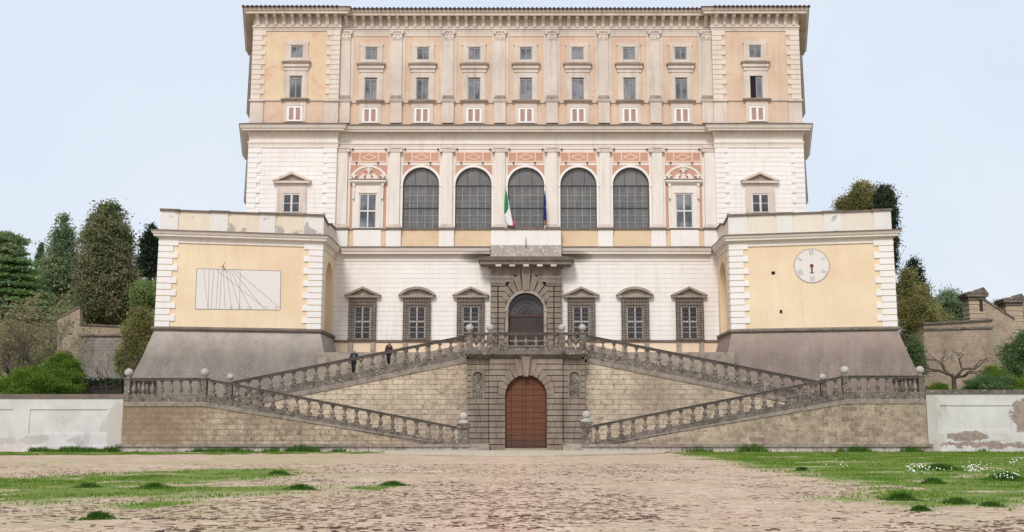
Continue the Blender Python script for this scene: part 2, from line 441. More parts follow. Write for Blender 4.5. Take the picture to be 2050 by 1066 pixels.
def boundary_mat():
    t = NT('peeling_white_render'); X, Y, Z = t.xyz()
    col = t.mix(t.ramp(t.noise(.5, 5, .6), .35, .7), (.66,.64,.63), (.53,.51,.50))
    e = t.ramp(t.math('ADD', t.noise(.5, 5, .65, None, .5), t.math('MULTIPLY', Z, -.075)), .44, .50)
    col = t.mix(t.math('MULTIPLY', e, .45), col, (.45,.40,.37))
    wx = t.math('MULTIPLY', t.math('SUBTRACT', t.noise(.9, 6, .65), .5), 1.0)
    wz = t.math('MULTIPLY', t.math('SUBTRACT', t.noise(.9, 6, .65, t.comb(t.math('ADD', X, 17), Y, Z)), .5), 1.0)
    def blob(cx_, cz_, rx_, rz_, nz):
        a = t.math('POWER', t.math('ABSOLUTE', t.math('DIVIDE', t.math('ADD', t.math('SUBTRACT', X, cx_), t.math('MULTIPLY', wx, nz)), rx_)), 2.5)
        b = t.math('POWER', t.math('ABSOLUTE', t.math('DIVIDE', t.math('ADD', t.math('SUBTRACT', Z, cz_), t.math('MULTIPLY', wz, nz*.7)), rz_)), 2.5)
        return t.ramp(t.math('ADD', a, b), 1.15, .85)
    e2 = t.math('MAXIMUM', blob(32.4, 1.12, 1.5, .34, 1.3), t.math('MULTIPLY', blob(34.2, .56, 4.2, .20, 2.6), 1.0))
    e2 = t.math('MAXIMUM', e2, blob(36.6, 2.6, .8, 1.2, 2.4))
    col = t.mix(t.math('MULTIPLY', e2, .9), col, t.mix(t.ramp(t.noise(2.5, 4, .6), .4, .6), (.33,.24,.205), (.22,.155,.135)))
    e3 = t.math('MAXIMUM', blob(-30.1, 1.9, .9, 1.7, 2.8), blob(29.8, 2.2, .9, 2.4, 3.0))
    col = t.mix(t.math('MULTIPLY', e3, .5), col, (.42,.36,.30))
    e4 = t.math('MAXIMUM', blob(-36.0, .85, 1.2, .3, 2.2), blob(-33.2, .8, .7, .22, 2.2))
    col = t.mix(t.math('MULTIPLY', t.math('MAXIMUM', e4, blob(-38.8, .9, 1.0, .35, 2.2)), .5), col, (.38,.34,.32))
    dv = t.comb(t.math('MULTIPLY', X, 1.6), Y, t.math('MULTIPLY', Z, .2))
    col = t.mix(t.math('MULTIPLY', t.ramp(t.noise(1, 5, .7, dv), .52, .8), .35), col, (.4,.36,.34))
    return t.done(col, .92, t.math('SUBTRACT', t.noise(10, 4, .7), t.math('MULTIPLY', e2, 1.5)), .4, .03)
M['boundary'] = boundary_mat()
M['parapet'] = plaster('peeling_parapet_render', (.78,.68,.54), (.70,.60,.48), .7, (.40,.35,.30), .35, patch=((.36,.33,.31), .6, .60, .85))
M['parapier'] = plaster('parapet_pier_render', (.78,.75,.71), (.70,.66,.62), .7, (.40,.36,.33), .3, patch=((.36,.33,.31), .8, .63, .8))
M['parapetr'] = plaster('stained_parapet_render', (.78,.70,.60), (.70,.62,.53), .7, (.40,.35,.31), .35, patch=((.50,.45,.41), .7, .62, .4))
M['balcwhite'] = plaster('stained_balcony_render', (.86,.83,.80), (.80,.765,.73), .6, (.30,.26,.235), .45)
M['plinthmix'] = stone('white_patched_plinth', (.46,.41,.37), (.36,.32,.285), (.80,.77,.73), .9, (.16,.13,.115), .5)
M['oldbrick'] = ashlar_mat('old_brick_wall', (.52,.41,.31), (.41,.31,.225), (.30,.24,.19), .5, .2, .02, .6, .6, (.2,.17,.13), .4, dark=((.22,.19,.15), .2, .45, .65, .6), bstr=.8, pits=.45)
M['oldgrey'] = ashlar_mat('old_grey_wall', (.36,.33,.30), (.30,.27,.245), (.22,.2,.18), .7, .3, .02, .6, .5, (.2,.18,.16), .4, dark=((.24,.225,.2), .2, .45, .65, .6), bstr=.8, pits=.4)

# ------------------------------------------------------------------ main planes
YC, YW, YB = 93.1, 92.6, 93.1      # palace centre wall, projecting end bays, lower wall
XW, XI = 25.2, 17.18
FOOT = [(-33.4,125),(-26.95,102),(-27.45,102),(-XW,YW),(-XI,YW),(-XI,YC),(XI,YC),(XI,YW),(XW,YW),(27.45,102),(26.95,102),(33.4,125)]
BAY = 4.775

palazzo = empty('palazzo', (0, YC, 7.9))
tag(palazzo, 'wide cream and white palace with pilasters and arched glass loggia above the stairs', 'palace')

def Z(v): return zz(v, YC)
def ZW(v): return zz(v, YW)
def W(n, v): return px(n, v, YC)

# walls by storey
zTop, zMid, zLow = ZW(14), ZW(250), Z(497)
MB().vprism(FOOT, zMid, zTop-.1, False).build('upper_wall', M['orange'], palazzo)
foot_mid = [p if p not in ((-XI,YC),(XI,YC)) else (p[0], YC+.6) for p in FOOT]
MB().vprism(foot_mid, zLow, zMid, False).build('middle_wall', M['rust'], palazzo)
mb = MB().box(-17.4, 17.4, YB, YB+1.0, 7.0, zLow-.05)
mb.build('lower_wall', M['rust'], palazzo)
MB().box(-17.3, 17.3, YB-.06, YB-.003, 6.5, zz(684, YB)).build('base_wall', M['basewall'], palazzo)
# solid core below the middle storey behind the bastions
MB().box(-26.5, -17.5, 93.4, 101, 6.5, zLow).build('rear_wall', M['rust'], palazzo)
MB().box(17.5, 26.5, 93.4, 101, 6.5, zLow).build('rear_wall', M['rust'], palazzo)

# string course above the base
MB().sweep([(-17.25,YB),(17.25,YB)], [(0,zz(681,YB)),(.2,zz(681,YB-.2)),(.2,zz(684.5,YB-.2)),(.1,zz(686,YB-.1)),(0,zz(686,YB))]).build('string_course', M['grey'], palazzo)

# top cornice
def zc(v, o): return zz(v, YW-o)
prof = [(0,zc(62.5,0)),(.07,zc(62.5,.07)),(.07,zc(58.5,.07)),(.1,zc(58.5,.1)),(.1,zc(55,.1)),(.18,zc(54.5,.18)),(.18,zc(52.5,.18)),(.05,zc(51.5,.05)),(.05,zc(31,.05)),(.2,zc(30,.2)),
        (.2,zc(28.5,.2)),(.82,zc(27,.82)),(.82,zc(22,.82)),(.9,zc(21,.9)),(1.0,zc(16,1.0)),(1.04,zc(14.5,1.04)),(0,zc(14.5,0))]
corn = MB().sweep(FOOT, prof).build('cornice', M['cream'], palazzo)
def modillions(x0, x1, y, n):
    zt, zb = zc(29, .4), zc(51.5, .08)
    for k in range(n):
        x = x0 + (x1-x0)*(k+.5)/n
        w = .15
        sec = [(0,zt),(.66,zt),(.66,zt-.16),(.56,zt-.30),(.34,zt-.34),(.24,zt-.5),(.19,zb+.25),(.14,zb),(0,zb)]
        vs = [(x-w, y-.05-o, z) for o, z in sec] + [(x+w, y-.05-o, z) for o, z in sec]
        m = len(sec)
        fs = [list(range(m)), list(range(2*m-1, m-1, -1))] + [(i, i+m, (i+1)%m+m, (i+1)%m) for i in range(m)]
        if MOD:
            c = MOD[0].copy(); COL.objects.link(c); c.parent = corn; c.location = Vector(MOD[0].location)+Vector((x-MOD[1], y-MOD[2], 0))
        else: MOD.extend([MB().add(vs, fs).build('modillion', M['cream'], corn), x, y])
MOD = []
modillions(-XI+.1, XI-.1, YC, 43); modillions(-XW, -XI, YW, 10); modillions(XI, XW, YW, 10)
tiles = MB()
def tile_row(a, b, n, nx, ny, z):
    for k in range(n):
        f = (k+.5)/n
        x, y = a[0]+(b[0]-a[0])*f, a[1]+(b[1]-a[1])*f
        tiles.tube([(x+nx*1.12, y+ny*1.12, z-.02), (x-nx*1.2, y-ny*1.2, z+.55)], [.14,.14], 7)
ztl = zc(14, 1.04)+.03
tile_row((-XI,YC),(XI,YC), 86, 0, -1, ztl); tile_row((-XW-1,YW),(-XI,YW), 22, 0, -1, ztl); tile_row((XI,YW),(XW+1,YW), 22, 0, -1, ztl)
rf = MB().sweep(FOOT, [(1.08,ztl-.05),(1.08,ztl+.03),(-2.5,ztl+.75),(-2.5,ztl-.05)]).box(-20,20,YC+3,YC+24,ztl-.02,ztl+.7)
rf = rf.build('roof', M['tile'], palazzo)
tiles.build('roof_tiles', M['tile'], rf)

# middle cornice
prof = [(0,zc(296,0)),(.06,zc(296,.06)),(.06,zc(290.5,.06)),(.09,zc(290,.09)),(.09,zc(286.5,.09)),(.16,zc(286,.16)),(.16,zc(284,.16)),(.03,zc(283.5,.03)),(.03,zc(271,.03)),(.16,zc(269.5,.16)),(.16,zc(263,.16)),
        (.3,zc(262,.3)),(.68,zc(260.5,.68)),(.68,zc(257,.68)),(.78,zc(256,.78)),(.88,zc(250.5,.88)),(.92,zc(249,.92)),(0,zc(248,0))]
corn = MB().sweep(FOOT, prof).build('cornice', M['stucco'], palazzo)
dn = MB()
def dentils(x0, x1, y, n):
    z0, z1 = zc(268, .2), zc(263.3, .2)
    for k in range(n):
        x = x0+(x1-x0)*(k+.5)/n
        dn.box(x-.055, x+.055, y-.29, y-.155, z0, z1)
dentils(-XI+.2, XI-.2, YC, 150); dentils(-XW, -XI+.1, YW, 36); dentils(XI-.1, XW, YW, 36)
dn.build('dentils', M['stucco'], corn)
MB().sweep(FOOT, [(.93,zc(249,.93)),(.96,zc(248.4,.96)),(.96,zc(247.2,.96)),(0,zc(246,0)),(0,zc(247.5,0))]).build('drip_edge', M['coping'], corn)

# ---- top storey windows
def make_upper_windows():
    zo0, zo1 = Z(126), Z(88)
    w = MB().frame(0, W(22,107), zo0, zo1, W(11.9,107), Z(120.5), Z(96), YC-.12, YC+.02)
    w.box(-W(24,90), W(24,90), YC-.10, YC, Z(92), Z(87)).box(-W(18,107), -W(17,107), YC-.15, YC-.11, Z(121), Z(94)).box(W(17,107), W(18,107), YC-.15, YC-.11, Z(121), Z(94)).box(-W(17,107), W(17,107), YC-.15, YC-.11, Z(94.8), Z(94))
    w = w.build('attic_window', M['cream'], palazzo)
    MB().box(-W(11.9,107), W(11.9,107), YC-.02, YC-.005, Z(120.5), Z(96)).build('glass', M['window'], w)
    MB().frame(0, W(11.7,107), Z(120.3), Z(97.5), W(9.6,107), Z(119), Z(99.5), YC-.06, YC-.021).box(-W(1.1,107), W(1.1,107), YC-.065, YC-.021, Z(119), Z(99.5)).build('sash', M['sashgrey'], w)
    m = MB().frame(0, W(20,175), Z(200.5), Z(147), W(12.1,175), Z(200.4), Z(157), YC-.13, YC+.02)
    m.box(-W(23.5,175), -W(20,175), YC-.09, YC, Z(200.5), Z(148)).box(W(20,175), W(23.5,175), YC-.09, YC, Z(200.5), Z(148))
    m.box(-W(14,152), W(14,152), YC-.16, YC-.125, Z(156.5), Z(154.5))
    m = m.build('casement_window', M['cream'], palazzo)
    h = MB().prism([(-W(24,143),Z(146)),(W(24,143),Z(146)),(W(24,138),Z(139)),(-W(24,138),Z(139))], YC-.14, YC)
    h.box(-W(26,135), W(26,135), YC-.26, YC, Z(138.9), Z(132.4))
    h.build('hood', M['cream'], m)
    MB().box(-W(28.3,130), W(28.3,130), YC-.36, YC, Z(132.2), Z(130.8)).box(-W(29,130), W(29,130), YC-.40, YC, Z(130.7), Z(128.9)).build('hood_ledge', M['ledge'], m)
    MB().box(-W(12.1,180), W(12.1,180), YC-.02, YC-.005, Z(200.5), Z(157)).build('glass', M['window'], m)
    MB().frame(0, W(12,180), Z(200.4), Z(159.5), W(10.2,180), Z(199), Z(162), YC-.06, YC-.021).box(-W(1.2,180), W(1.2,180), YC-.07, YC-.021, Z(199), Z(162)).build('sash', M['sashgrey'], m)
    MB().box(-W(28.5,202), W(28.5,202), YC-.34, YC, Z(204), Z(202.6)).box(-W(27,202), W(27,202), YC-.27, YC, Z(206), Z(204.1)).build('sill', M['ledge'], m)
    z = MB().box(-W(22,225), W(22,225), YC-.1, YC, Z(248), Z(206.1)).box(-W(16,225), W(16,225), YC-.14, YC-.1, Z(216), Z(214.6))
    z = z.build('mezzanine_window', M['cream'], palazzo)
    fr = MB().frame(0, W(15.3,232), Z(247), Z(217), W(11.2,232), Z(244.3), Z(220.2), YC-.155, YC-.101).box(-W(2.3,232), W(2.3,232), YC-.155, YC-.101, Z(244.3), Z(220.2))
    fr.build('frame', M['sashwhite'], z)
    MB().box(-W(11.2,232), -W(2.3,232), YC-.118, YC-.101, Z(244.3), Z(220.2)).build('shutter', M['shutter'], z)
    MB().box(W(2.3,232), W(11.2,232), YC-.118, YC-.101, Z(244.3), Z(220.2)).build('shutter', M['shutter'], z)
    return w, m, z
ups = make_upper_windows()
for o in ups: o['group'] = 'upper storey windows'
spots = [(k*BAY, 0) for k in (-3,-2,-1,1,2,3)] + [(-21.13, YW-YC), (21.13, YW-YC)]
for (dx, dy) in spots:
    for o in ups:
        c = copy_tree(o, palazzo, (dx, dy, 0))
        if dx == 21.13 and o is ups[1]:
            c['label'] = 'casement window with its left leaf open on a dark room'
            openw = c
mx = 21.13
for ch in list(openw.children):
    if ch.name.startswith('sash'):
        bpy.data.objects.remove(ch)
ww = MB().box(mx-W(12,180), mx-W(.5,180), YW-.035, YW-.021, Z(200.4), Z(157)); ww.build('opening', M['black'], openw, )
MB().frame(mx+W(5.5,180), W(6,180), Z(200.4), Z(159.5), W(4,180), Z(199), Z(162), YW-.07, YW-.021).build('sash', M['sashgrey'], openw)

# white ledge band linking pedestals on the top storey
MB().sweep([(-XW,YW),(-XI,YW)], [(0,Z(206)),(.1,Z(206)),(.12,Z(203)),(0,Z(203))]).sweep([(-XI+.02,YC),(XI-.02,YC)], [(0,Z(207)),(.1,Z(207)),(.12,Z(203.6)),(0,Z(203.6))]).sweep([(XI,YW),(XW,YW)], [(0,Z(206)),(.1,Z(206)),(.12,Z(203)),(0,Z(203))]).build('string_course', M['cream'], palazzo)
# pale border at the head of every ochre panel
bd = MB()
bd.box(-XI, XI, YC-.05, YC-.002, Z(73.5), Z(61))
for k in range(-4, 4):
    x = (k+.5)*BAY
    bd.box(x-W(16.5,130), x+W(16.5,130), YC-.07, YC-.052 if False else YC-.002, Z(203.5), Z(73.6))
bd.build('panel_border', M['cream'], palazzo)

# ---- top pilasters
def make_pilaster_top():
    sh = MB().prism([(-W(10.3,130),Z(193)),(W(10.3,130),Z(193)),(W(9.6,90),Z(80)),(-W(9.6,90),Z(80))], YC-.22, YC-.06)
    sh = sh.build('pilaster', M['cream'], palazzo)
    c = MB().prism([(-W(9.3,80),Z(81)),(W(9.3,80),Z(81)),(W(10.5,70),Z(72)),(W(13,66),Z(66.5)),(-W(13,66),Z(66.5)),(-W(10.5,70),Z(72))], YC-.27, YC-.06)
    c.box(-W(13.6,64), W(13.6,64), YC-.36, YC-.06, Z(66.4), Z(63.2))
    for s_ in (-1, 1):
        c.tube([(s_*W(10.5,68), YC-.40, Z(68.5)), (s_*W(10.5,68), YC-.2, Z(68.5))], [.13,.13], 9)
        c.tube([(s_*W(4.8,76), YC-.33, Z(76.5)), (s_*W(4.8,76), YC-.2, Z(76.5))], [.12,.07], 7)
        c.tube([(s_*W(3,70), YC-.34, Z(70)), (s_*W(3,70), YC-.2, Z(70))], [.1,.07], 7)
    c.box(-W(9.8,80), W(9.8,80), YC-.26, YC-.06, Z(82), Z(80.6))
    c.build('capital', M['cream'], sh)
    b = MB().box(-W(10.8,195), W(10.8,195), YC-.26, YC-.06, Z(196.5), Z(193)).box(-W(12,198), W(12,198), YC-.32, YC-.06, Z(202.3), Z(196.6))
    b.build('base', M['greywarm'], sh)
    p = MB().box(-W(14.5,203), W(14.5,203), YC-.40, YC-.002, Z(204.4), Z(202.4)).box(-W(13.5,203), W(13.5,203), YC-.34, YC-.002, Z(206.4), Z(204.5)).box(-W(11.5,225), W(11.5,225), YC-.28, YC-.002, Z(248), Z(206.5))
    p.build('pedestal', M['cream'], sh)
    sh.location.x = -3.5*BAY
    ORG[sh.name].x -= 0
    return sh
pt = make_pilaster_top()
for k in range(1, 8): copy_tree(pt, palazzo, (k*BAY, 0, 0))

# ---- quoins on the end bays
def quoins(xa, inner, v0, v1, n, wl, ws, mat, y, d=.08, vref=150):
    """xa outer edge, inner = +1 if blocks grow to +x"""
    mb = MB()
    z0, z1 = zz(v1, y), zz(v0, y); h = (z1-z0)/n
    for k in range(n):
        w = wl if k % 2 else ws
        a, b = xa, xa+inner*w
        zb, zt = z0+k*h+.022, z0+(k+1)*h-.022
        x0, x1 = min(a,b), max(a,b)
        mb.prism([(x0,zb),(x1,zb),(x1,zt),(x0,zt)], y-d, y-.002)
    return mb.build('quoins', mat, palazzo)
for (xa, s_) in ((-XW-.05, 1), (-XI, -1), (XI, 1), (XW+.05, -1)):
    quoins(xa, s_, 62.5, 199, 14, 1.22, .88, M['quoincream'], YW)
    quoins(xa, s_, 297, 458, 16, 1.2, .86, M['quoin'], YW)
for (xa, s_) in ((-XW-.05, 1), (-XI, -1), (XI, 1), (XW+.05, -1)):
    x0, x1 = sorted((xa, xa+s_*1.22)); pd = MB(); pd.box(x0, x1, YW-.12, YW-.002, ZW(248), ZW(204.4))
    pd.box(x0-.06, x1+.06, YW-.25, YW-.002, ZW(204.3), ZW(200.2))
    pd.build('corner_pedestal', M['cream'], palazzo)
# yellow painted field on the left end bay, pinker on the right
MB().box(-XW+1.0, -XI-1.0, YW-.004, YW-.001, ZW(200), ZW(63)).build('left_field', M['ochreyel'], palazzo)

# ---- loggia storey
RA = W(36.3, 371); ZS = Z(371)
wallp = MB()
for k in (-2,-1,0,1,2):
    wallp.archpanel(k*BAY-BAY/2, k*BAY+BAY/2, Z(459), Z(296), k*BAY, RA, ZS, YC, YC+.58)
for k in (-3, 3):
    x0, x1 = k*BAY-BAY/2, k*BAY+BAY/2
    if k < 0: x0 = -XI
    else: x1 = XI
    wallp.box(x0, x1, YC, YC+.58, Z(459), Z(296))
wallp.build('loggia_wall', M['stucco'], palazzo)

def make_arch():
    a = MB().ring(0, ZS, RA+.005, RA+W(4.6,345), YC-.07, YC-.002, 0, 180, 30)
    for s_ in (-1, 1):
        a.box(s_*(RA+.005), s_*(RA+W(4.6,380)), YC-.05, YC-.002, Z(457), ZS-.16)
        a.box(s_*(RA+.002), s_*(RA+W(6,372)), YC-.1, YC-.002, ZS-.15, ZS-.005)
    a = a.build('arched_window', M['white'], palazzo)
    n = 28
    pts = [(RA*math.cos(math.pi*i/n), ZS+RA*math.sin(math.pi*i/n)) for i in range(n+1)]
    MB().prism([(RA,ZS+.0)]+pts[1:-1]+[(-RA,ZS)], YC+.30, YC+.32).build('top_pane', M['archtop'], a)
    MB().box(-RA, RA, YC+.30, YC+.32, Z(459), ZS-.002).build('pane', M['archglass'], a)
    g = MB().box(-RA, RA, YC+.25, YC+.295, ZS-.05, ZS+.03).box(-RA, RA, YC+.25, YC+.295, Z(417), Z(415.5))
    for s_ in (-1, 1):
        hx = RA*.34; zt = ZS+math.sqrt(RA**2-hx**2)
        g.box(s_*hx-.018, s_*hx+.018, YC+.27, YC+.298, ZS+.031, zt)
    g.ring(0, ZS, RA-.06, RA-.003, YC+.22, YC+.296, 0, 180, 28)
    g.box(-RA, -RA+.06, YC+.25, YC+.296, Z(457), ZS-.051).box(RA-.06, RA, YC+.25, YC+.296, Z(457), ZS-.051)
    g.build('mullions', M['iron'], a)
    g = MB()
    for k_, xk in enumerate((-.62,-.2,.22,.66)):
        g.box(RA*xk-.009, RA*xk+.009, YC+.28, YC+.298, Z(457), ZS-.06)
    for v in (390, 402, 430, 444): g.box(-RA, RA, YC+.283, YC+.297, Z(v)-.008, Z(v)+.008)
    g.build('glazing_bars', M['sash'], a)
    MB().box(-RA, RA, YC-.1, YC+.3, Z(460.5), Z(458.3)).build('sill', M['coping'], a)
    return a
for k in (-2,-1,0,1,2):
    x_ = k*BAY
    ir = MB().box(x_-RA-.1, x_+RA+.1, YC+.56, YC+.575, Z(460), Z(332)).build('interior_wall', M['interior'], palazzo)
    ic = MB().box(x_-RA-.05, x_+RA+.05, YC+.42, YC+.559, Z(394), Z(384)).box(x_-RA-.05, x_+RA+.05, YC+.38, YC+.559, Z(383.8), Z(379.5)).build('interior_cornice', M['innercornice'], ir)
arch = make_arch(); arch['group'] = 'arched loggia windows'
for k in (-2,-1,1,2): copy_tree(arch, palazzo, (k*BAY, 0, 0))

def make_frieze():
    hw = W(36.8, 315); z0, z1 = Z(325.3), Z(304.5)
    f = MB().box(-hw, hw, YC-.03, YC-.002, z0, z1).build('frieze_panel', M['pink'], palazzo)
    p = MB(); d0, d1 = YC-.045, YC-.031; zc_ = (z0+z1)/2; hh = (z1-z0)/2
    p.frame(0, hw-.002, z0, z1, hw-.11, z0+.1, z1-.1, d0, d1)
    for s_ in (-1, 1): p.box(s_*(hw*.50)-.05, s_*(hw*.50)+.05, d0, d1, z0+.101, z1-.101)
    a, b, w = hw*.42, hh*.66, .085
    for sx in (-1, 1):
        for sz in (-1, 1):
            p.prism([(sx*a,zc_),(sx*(a-w*2.2),zc_),(0,zc_+sz*(b-w)),(0,zc_+sz*b)], d0, d1)
    p.build('panel_pattern', M['pinkline'], f)
    return f
fr = make_frieze()
for k in (-3,-2,-1,1,2,3): copy_tree(fr, palazzo, (k*BAY, 0, 0))
# spandrels
def make_spandrel(s_):
    hw = W(36.6, 335); ro = RA+W(5.2,345); zt = Z(331)
    pts = []
    a0 = math.acos(hw/ro) if hw < ro else 0
    zlow = ZS+math.sqrt(max(ro**2-hw**2, 0))
    a1 = math.asin(min(1, (zt-ZS)/ro))
    if zt-ZS > ro*.999: a1 = R(80)
    for i in range(9):
        a = a0+(a1-a0)*i/8; pts.append((s_*ro*math.cos(a), min(zt, ZS+ro*math.sin(a))))
    pts.append((s_*ro*math.cos(a1), zt)); pts.append((s_*hw, zt))
    return MB().prism(pts, YC-.02, YC-.002).build('spandrel', M['pink'], palazzo)
for s_ in (-1, 1):
    o = make_spandrel(s_)
    for k in (-3,-2,-1,1,2,3): copy_tree(o, palazzo, (k*BAY, 0, 0))
# small brackets holes (dark floodlight stubs) along the frieze
LM = None
for k in range(-3, 4):
    for dx, v in ((-33,299.5),(33,299.5),(-25,326.5),(18,326.5)):
        x = k*BAY+W(dx,310); MB().box(x-.07, x+.07, YC-.2, YC-.032, Z(v+1.4), Z(v-1.0)).build('floodlight', M['iron'], palazzo)

# niche windows in the end loggia bays
def make_niche_window():
    n = 26; r = RA-.02
    b = MB().ring(0, ZS, RA+.005, RA+W(4.6,345), YC-.07, YC-.002, 0, 180, 30)
    for s_ in (-1, 1): b.box(s_*(RA+.005), s_*(RA+W(4.6,380)), YC-.05, YC-.002, Z(457), ZS-.005)
    ho = W(26.5,410); hi = W(17.6,420)
    b.frame(0, ho, Z(457.5), Z(378), hi, Z(457.4), Z(388.5), YC-.16, YC-.002)
    b.box(-ho, ho, YC-.12, YC-.002, Z(377.8), Z(369))
    b.box(-W(20,385), W(20,385), YC-.2, YC-.161, Z(387.6), Z(385.5))
    for s_ in (-1, 1):
        b.box(s_*W(26.6,410), s_*W(31,410), YC-.11, YC-.002, Z(457.5), Z(369))
        b.prism([(s_*W(26.8,400),Z(399)),(s_*W(30.6,400),Z(399)),(s_*W(31.2,372),Z(369.2)),(s_*W(26.2,372),Z(369.2))], YC-.3, YC-.111)
        b.tube([(s_*W(28.6,375), YC-.36, Z(373)), (s_*W(28.6,375), YC-.2, Z(373))], [.12,.12], 8)
        b.tube([(s_*W(28.6,398), YC-.33, Z(398)), (s_*W(28.6,398), YC-.2, Z(398))], [.09,.09], 8)
    b = b.build('niche_window', M['stucco'], palazzo)
    pts = [(r*math.cos(math.pi*i/n), ZS+r*math.sin(math.pi*i/n)) for i in range(n+1)]
    pk = MB().prism(pts, YC-.02, YC-.002)
    for s_ in (-1, 1): pk.box(s_*W(31.1,410), s_*(RA-.0), YC-.02, YC-.002, Z(457.5), ZS-.005)
    pk.build('tympanum', M['pink'], b)
    MB().box(-hi, hi, YC-.03, YC-.005, Z(457.5), Z(388.5)).build('glass', M['window'], b)
    s = MB().frame(0, hi, Z(457.5), Z(388.6), hi-.11, Z(456), Z(391), YC-.09, YC-.031).box(-.06, .06, YC-.1, YC-.031, Z(456), Z(391)).box(-hi+.11, -.06, YC-.08, YC-.031, Z(424.5), Z(421.5)).box(.06, hi-.11, YC-.08, YC-.031, Z(424.5), Z(421.5))
    s.build('sash', M['sash'], b)
    h = MB().box(-W(34,366), W(34,366), YC-.30, YC-.002, Z(368.8), Z(366.2)).box(-W(36.5,363), W(36.5,363), YC-.42, YC-.002, Z(366.1), Z(362.2))
    h.build('hood', M['stucco'], b)
    MB().box(-W(37.3,361), W(37.3,361), YC-.46, YC-.002, Z(362.1), Z(360.6)).build('hood_ledge', M['coping'], b)
    o = MB(); y0, y1 = YC-.16, YC-.021
    o.prism([(-W(6.5,360),Z(360.5)),(W(6.5,360),Z(360.5)),(W(3.6,352),Z(353)),(W(4.2,349),Z(349)),(-W(4.2,349),Z(349)),(-W(3.6,352),Z(353))], y0, y1)
    def fleur(x, zb, h):
        o.prism([(x-.1*h,zb),(x+.1*h,zb),(x+.07*h,zb+.3*h),(x+.17*h,zb+.62*h),(x,zb+h),(x-.17*h,zb+.62*h),(x-.07*h,zb+.3*h)], y0-.04, y1)
        for s_ in (-1, 1):
            o.prism([(x+s_*.06*h,zb+.25*h),(x+s_*.3*h,zb+.5*h),(x+s_*.46*h,zb+.42*h),(x+s_*.44*h,zb+.62*h),(x+s_*.3*h,zb+.7*h),(x+s_*.12*h,zb+.5*h)], y0, y1)
        o.box(x-.24*h, x+.24*h, y0-.05, y1, zb+.24*h, zb+.33*h)
    fleur(0, Z(349), Z(333.5)-Z(349))
    for s_ in (-1, 1):
        fleur(s_*W(29,356), Z(360), Z(346.5)-Z(360))
        sc = [(s_*W(7,360),Z(360.4)),(s_*W(21,360),Z(360.4)),(s_*W(19,358),Z(357)),(s_*W(15,352),Z(351.5)),(s_*W(11,349),Z(348.5)),(s_*W(7.5,350),Z(350)),(s_*W(6.5,352),Z(353)),(s_*W(9.5,354),Z(354)),(s_*W(8.8,357),Z(357.5))]
        o.prism(sc, y0, y1)
    o.build('fleur_de_lis_ornament', M['stucco'], b)
    return b
nw = make_niche_window(); nw['group'] = 'niche windows'
nw.location.x -= 3*BAY
copy_tree(nw, palazzo, (6*BAY, 0, 0))

# loggia pilasters
def make_pilaster_mid():
    sh = MB().prism([(-W(10.8,440),Z(449.5)),(W(10.8,440),Z(449.5)),(W(10.2,310),Z(306.5)),(-W(10.2,310),Z(306.5))], YC-.26, YC-.002)
    sh = sh.build('pilaster', M['stucco'], palazzo)
    c = MB().box(-W(13.8,299), W(13.8,299), YC-.36, YC-.002, Z(299.5), Z(296.6)).box(-W(11.5,303), W(11.5,303), YC-.31, YC-.002, Z(306.4), Z(299.6))
    for s_ in (-1, 1):
        c.tube([(s_*W(12,304), YC-.39, Z(303.6)), (s_*W(12,304), YC-.05, Z(303.6))], [.17,.17], 10)
    c.build('capital', M['cream'], sh)
    b = MB().box(-W(12,452), W(12,452), YC-.31, YC-.002, Z(452.5), Z(449.6)).box(-W(14,456), W(14,456), YC-.38, YC-.002, Z(457.6), Z(452.6))
    b.build('base', M['cream'], sh)
    p = MB().box(-W(14.8,478), W(14.8,478), YC-.34, YC-.002, Z(496), Z(461.6))
    p.build('pedestal', M['white'], sh)
    MB().box(-W(15.8,459), W(15.8,459), YC-.46, YC-.002, Z(461.5), Z(457.7)).build('ledge', M['coping'], sh)
    sh.location.x = -3.5*BAY
    return sh
pm = make_pilaster_mid()
for k in range(1, 8): copy_tree(pm, palazzo, (k*BAY, 0, 0))
# pedestal zone
MB().box(-17.3, 17.3, YC-.03, YC+.55, Z(496), Z(461.2)).build('pedestal_wall', M['ochreyel'], palazzo)
lg = MB().box(-17.2, 17.2, YC-.12, YC-.002, Z(461), Z(459.2)); lg.build('sill_course', M['coping'], palazzo)
for k in (-3, 3):
    MB().box(k*BAY-W(28,478), k*BAY+W(28,478), YC-.14, YC-.031, Z(495.5), Z(461.6)).build('white_panel', M['white'], palazzo)

# pedimented windows on the white end bays
def pediment(mb, hw, z0, rise, th, y0, y1, curved=False, cx=0):
    """raking cornice over a horizontal cornice"""
    mb.box(cx-hw*.95, cx+hw*.95, y0+.06, y1, z0, z0+th)
    if not curved:
        for s_ in (-1, 1):
            mb.prism([(cx+s_*hw, z0+th), (cx+s_*hw, z0+th*1.4), (cx, z0+rise+th*.6), (cx, z0+rise-th*.55), (cx+s_*hw*.80, z0+th)], y0, y1)
    else:
        n = 14; rad = (hw**2+(rise-th)**2)/(2*(rise-th)); zc0 = z0+rise-rad; a = math.asin(hw/rad)
        for i in range(n):
            w0, w1 = -a+2*a*i/n, -a+2*a*(i+1)/n
            mb.prism([(cx+(rad-th*.5)*math.sin(w0), max(z0+th, zc0+(rad-th*.9)*math.cos(w0))), (cx+(rad+th*.5)*math.sin(w0), max(z0+th+.02, zc0+(rad+th*.5)*math.cos(w0))),
                      (cx+(rad+th*.5)*math.sin(w1), max(z0+th+.02, zc0+(rad+th*.5)*math.cos(w1))), (cx+(rad-th*.5)*math.sin(w1), max(z0+th, zc0+(rad-th*.9)*math.cos(w1)))], y0, y1)
